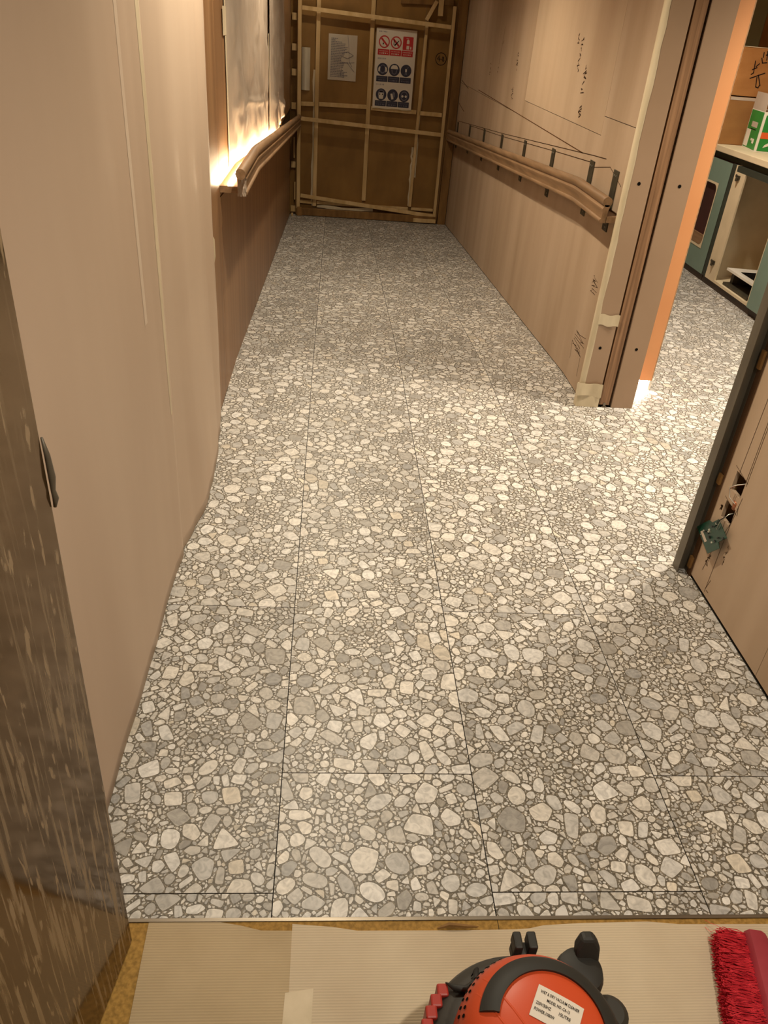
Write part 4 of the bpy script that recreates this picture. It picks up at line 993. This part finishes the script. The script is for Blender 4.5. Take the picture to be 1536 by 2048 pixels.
def wire(pts, r, mat):
    b = MB(); b.tube(pts, r, 6); b.build('wire', M[mat], pc, smooth=True)
wire([(1.30, 1.985, .31), (1.268, 1.985, .30), (1.25, 1.995, .27), (1.251, 2.00, .25)], .0016, 'chip')
wire([(1.30, 1.975, .32), (1.262, 1.97, .315), (1.245, 1.975, .28), (1.247, 1.98, .25)], .0014, 'solder')
wire([(1.30, 1.97, .425), (1.262, 1.985, .410), (1.250, 1.995, .39), (1.254, 1.985, .365), (1.262, 1.968, .360), (1.29, 1.965, .33)], .0018, 'copper')
wire([(1.30, 1.965, .43), (1.258, 1.975, .417), (1.246, 1.99, .40), (1.250, 1.98, .37), (1.262, 1.962, .358), (1.29, 1.96, .335)], .0014, 'white')
wire([(1.268, 1.955, .285), (1.252, 1.945, .255), (1.256, 1.962, .225)], .0014, 'chip')
b = MB(); b.tube([(1.272, 1.966, .362), (1.274, 1.968, .335)], .011, 10); b.build('wire_sleeve', M['copper'], pc, smooth=True)

# ------------------------------------------------------------------ cabinets in the room
CX = 2.87
def cab(y0, y1, label):
    return thing('base_cabinet', (CX, (y0 + y1) / 2, 0), label, 'cabinet')
c1 = cab(5.93, 6.75, 'grey-green base cabinet with a rounded opening in its front')
# front panel with rounded opening
op = [(6.075, .665), (6.50, .665), (6.50, .225), (6.075, .225)]
def rrect(y0, y1, z0, z1, r, n=6):
    out = []
    for cy, cz, a0 in ((y1 - r, z1 - r, 0), (y0 + r, z1 - r, 90), (y0 + r, z0 + r, 180), (y1 - r, z0 + r, 270)):
        for k in range(n): t = math.radians(a0 + 90 * k / (n - 1)); out.append((cy + r * math.cos(t), cz + r * math.sin(t)))
    return out
def frame_panel(y0, y1, z0, z1, hole, x, th):
    n = len(hole); outer = []
    cy, cz = sum(p[0] for p in hole) / n, sum(p[1] for p in hole) / n
    for py, pz in hole:      # project each hole point onto the outer rectangle
        dy_, dz_ = py - cy, pz - cz; ks = []
        if dy_ > 1e-9: ks.append((y1 - cy) / dy_)
        if dy_ < -1e-9: ks.append((y0 - cy) / dy_)
        if dz_ > 1e-9: ks.append((z1 - cz) / dz_)
        if dz_ < -1e-9: ks.append((z0 - cz) / dz_)
        k = min(ks); outer.append((cy + dy_ * k, cz + dz_ * k))
    # snap the nearest points to the corners
    for qy, qz in ((y0, z0), (y0, z1), (y1, z0), (y1, z1)):
        i = min(range(n), key=lambda j: (outer[j][0] - qy) ** 2 + (outer[j][1] - qz) ** 2); outer[i] = (qy, qz)
    b = MB(); vs = [(x, *p) for p in hole] + [(x, *p) for p in outer] + [(x + th, *p) for p in hole]
    fs = [(i, (i + 1) % n, n + (i + 1) % n, n + i) for i in range(n)] + [(i, 2 * n + i, 2 * n + (i + 1) % n, (i + 1) % n) for i in range(n)]
    b.add(vs, fs); return b
H1 = rrect(6.075, 6.52, .225, .668, .05)
frame_panel(5.93, 6.75, .048, .838, H1, CX, .018).build('front_panel', M['teal'], c1)
frame_panel(6.06, 6.535, .21, .683, rrect(6.075, 6.52, .225, .668, .05), CX - .003, .02).build('opening_rim', M['cream'], c1)
b = MB(); b.box(CX + .02, CX + .55, 5.935, 6.745, .048, .84); b.build('body', M['maroon'], c1)
b = MB(); b.box(CX + .003, CX + .020, 6.09, 6.5, .226, .30); b.build('shelf_edge', M['oak'], c1)
b = MB(); b.box(CX + .01, CX + .03, 5.93, 6.75, 0, .046); b.build('kickboard', M['kick'], c1)
c2 = cab(5.12, 5.92, 'open cream-lined base cabinet without its door')
for nm, q, mt_ in (('side_panel', (CX, CX + .55, 5.845, 5.865, .048, .84), 'cream'), ('side_panel', (CX, CX + .55, 5.13, 5.15, .048, .84), 'cream'), ('bottom_panel', (CX, CX + .55, 5.15, 5.845, .048, .066), 'cream'), ('back_panel', (CX + .54, CX + .55, 5.15, 5.845, .066, .84), 'cream'),
                   ('top_rail', (CX, CX + .05, 5.15, 5.845, .80, .84), 'dark_teal'), ('filler', (CX + .002, CX + .02, 5.870, 5.928, .048, .84), 'dark_teal'), ('kickboard', (CX + .01, CX + .03, 5.12, 5.92, 0, .046), 'kick')):
    b = MB(); b.box(*q); b.build(nm, M[mt_], c2)
b = MB(); b.box(CX + .0, CX + .012, 5.70, 5.845, .066, .80); b.build('face_stile', M['cream'], c2)
for z in (.767, .174):
    b = MB(); b.box(CX - .010, CX, 5.765, 5.805, z - .014, z + .014); b.box(CX - .022, CX - .010, 5.775, 5.795, z - .022, z + .006); b.tube([(CX - .012, 5.80, z + .012), (CX - .02, 5.80, z + .012)], .010, 10); b.build('hinge', M['steel'], c2, bevel=.002)
c3 = cab(4.5, 5.115, 'grey-green base cabinet with a closed door, partly behind the steel profile')
b = MB(); b.box(CX - .018, CX, 4.52, 5.112, .052, .80); b.build('door', M['teal'], c3, bevel=.002)
b = MB(); b.box(CX + .001, CX + .55, 4.5, 5.118, .048, .84); b.build('body', M['teal'], c3)
b = MB(); b.box(CX + .01, CX + .03, 4.5, 5.118, 0, .046); b.build('kickboard', M['kick'], c3)
# loose panels in the open cabinet
def slab(name, p, th, label, mat):
    p = [Vector(q) for q in p]; n = (p[1] - p[0]).cross(p[3] - p[0]).normalized() * th
    if n.z < 0: n = -n
    t = thing(name, p[0], label, 'panel'); b = MB().hexa(p + [q + n for q in p]); b.build('sheet', M[mat], t); return t
s1 = slab('loose_panel', [(CX + .03, 5.62, .168), (CX + .03, 5.18, .168), (CX + .40, 5.18, .158), (CX + .40, 5.62, .158)], .016, 'white drawer-front panel lying on top inside the open cabinet', 'white')
b = MB(); b.box(CX + .08, CX + .20, 5.24, 5.50, .1835, .1855); b.build('dark_slot', M['black'], s1)
s2 = slab('loose_panel', [(CX + .02, 5.60, .068), (CX + .02, 5.20, .068), (CX + .42, 5.20, .068), (CX + .42, 5.60, .068)], .018, 'grey panel lying at the bottom of the open cabinet', 'steel')
for y in (5.24, 5.56):
    b = MB(); b.box(CX + .06, CX + .38, y - .02, y + .02, .087, .157); b.build('spacer', M['steel'], s1)
# worktop
b = MB(); b.box(CX - .012, 3.45, 4.4, 6.9, .8855, .925); wt = thing('worktop', (3.1, 5.6, .84), 'cream worktop running over the base cabinets', 'worktop'); b.build('slab', M['cream'], wt, bevel=.003)
b = MB(); b.box(CX + .03, 3.44, 4.45, 6.85, .841, .885); b.build('gap_shade', M['dark_teal'], wt)  # gap under the slab, its shade put into the dark green tone

# ------------------------------------------------------------------ cartons on the worktop
def carton(loc, rotz, sx, sy, sz, label, mat, parts):
    t = thing('carton', loc, label, 'box', 'cartons on the worktop'); t.rotation_euler = (0, 0, rotz)
    b = MB(); b.box(0, sx, 0, sy, 0, sz); b.build('body', M[mat], t, local=True, bevel=.004)
    for nm, fn, m_ in parts:
        b = MB(); fn(b); b.build(nm, M[m_], t, local=True)
    return t
def writing(b):
    fn = lambda x, z: (x, -.0012, z)
    for s_ in ([(.10, .17), (.13, .185)], [(.105, .225), (.115, .15), (.10, .14)], [(.14, .21), (.12, .19)], [(.145, .245), (.16, .215), (.19, .22)], [(.15, .28), (.155, .25)], [(.17, .265), (.20, .27)], [(.175, .29), (.185, .235)], [(.10, .115), (.20, .155)], [(.155, .14), (.19, .075)], [(.15, .125), (.16, .065), (.18, .06), (.185, .075)], [(.20, .225), (.23, .235)]): ribbon(b, s_, .007, fn)
carton((2.880, 6.285, .926), 0, .50, .42, .318, 'brown carton standing on the worktop, under the one with writing', 'cardboard2', [('tape_seam', lambda b: b.box(.0, .5, -.0015, -.0005, .296, .316), 'grey_flap')])
carton((2.878, 6.280, 1.250), 0, .50, .42, .306, 'brown carton with black handwriting stacked on another carton', 'cardboard', [('handwriting', writing, 'ink'), ('flap_edge', lambda b: b.box(.0, .5, -.003, .03, .3065, .310), 'cream')])
def g_label(b): b.box(-.002, -.001, .085, .19, .125, .16)
gx = thing('carton', (2.990, 5.926, .926), 'small green and white printed carton with its flap open', 'box', 'cartons on the worktop'); gx.rotation_euler = (0, 0, math.radians(-10))
def gb(name, fn, mat, parent=gx): b = MB(); fn(b); return b.build(name, M[mat], parent, local=True)
gb('body', lambda b: b.box(0, .28, 0, .32, 0, .255), 'white')
gb('green_side', lambda b: b.box(-.0012, -.0002, .010, .310, .008, .250), 'green')
gb('green_front', lambda b: b.box(.016, .27, -.0012, -.0002, .008, .235), 'green')
gb('orange_band', lambda b: b.box(.016, .27, -.0022, -.0012, .088, .128), 'orange_print')
gb('leaf_mark', lambda b: b.add([(.05, -.0022, .03), (.09, -.0022, .045), (.085, -.0022, .065), (.06, -.0022, .05)], [(0, 1, 2, 3)]), 'white')
gb('white_label', lambda b: b.box(-.0022, -.0012,   .205, .300, .015, .125), 'white')
gb('bar_label', lambda b: b.box(-.0022, -.0012, .085, .225, .145, .180), 'grey_flap')
gb('print_line', lambda b: b.box(-.0022, -.0012, .095, .225, .128, .134), 'ink')
gb('print_mark', lambda b: (b.box(-.0022, -.0012, .070, .11, .045, .075), b.box(-.0022, -.0012, .12, .15, .06, .075)), 'white')
gb('open_flap', lambda b: b.hexa([(0, .0, .255), (.002, .0, .255), (.002, .32, .255), (0, .32, .255), (.0, .01, .365), (.002, .01, .365), (.002, .31, .365), (.0, .31, .365)]), 'grey_flap')
# pale trim and brown board on the room's far side
b = MB(); b.box(3.40, 3.45, 7.19, 7.5, .0, CEIL); struct(b.build('trim_3', M['plaster']), 'grey-green upright trim behind the cartons')
b = MB(); b.box(3.40, 3.449, 5.2, 7.18, .93, 2.3); tag(b.build('wall_board', M['cardboard']), 'brown board on the room wall behind the cartons', 'board')
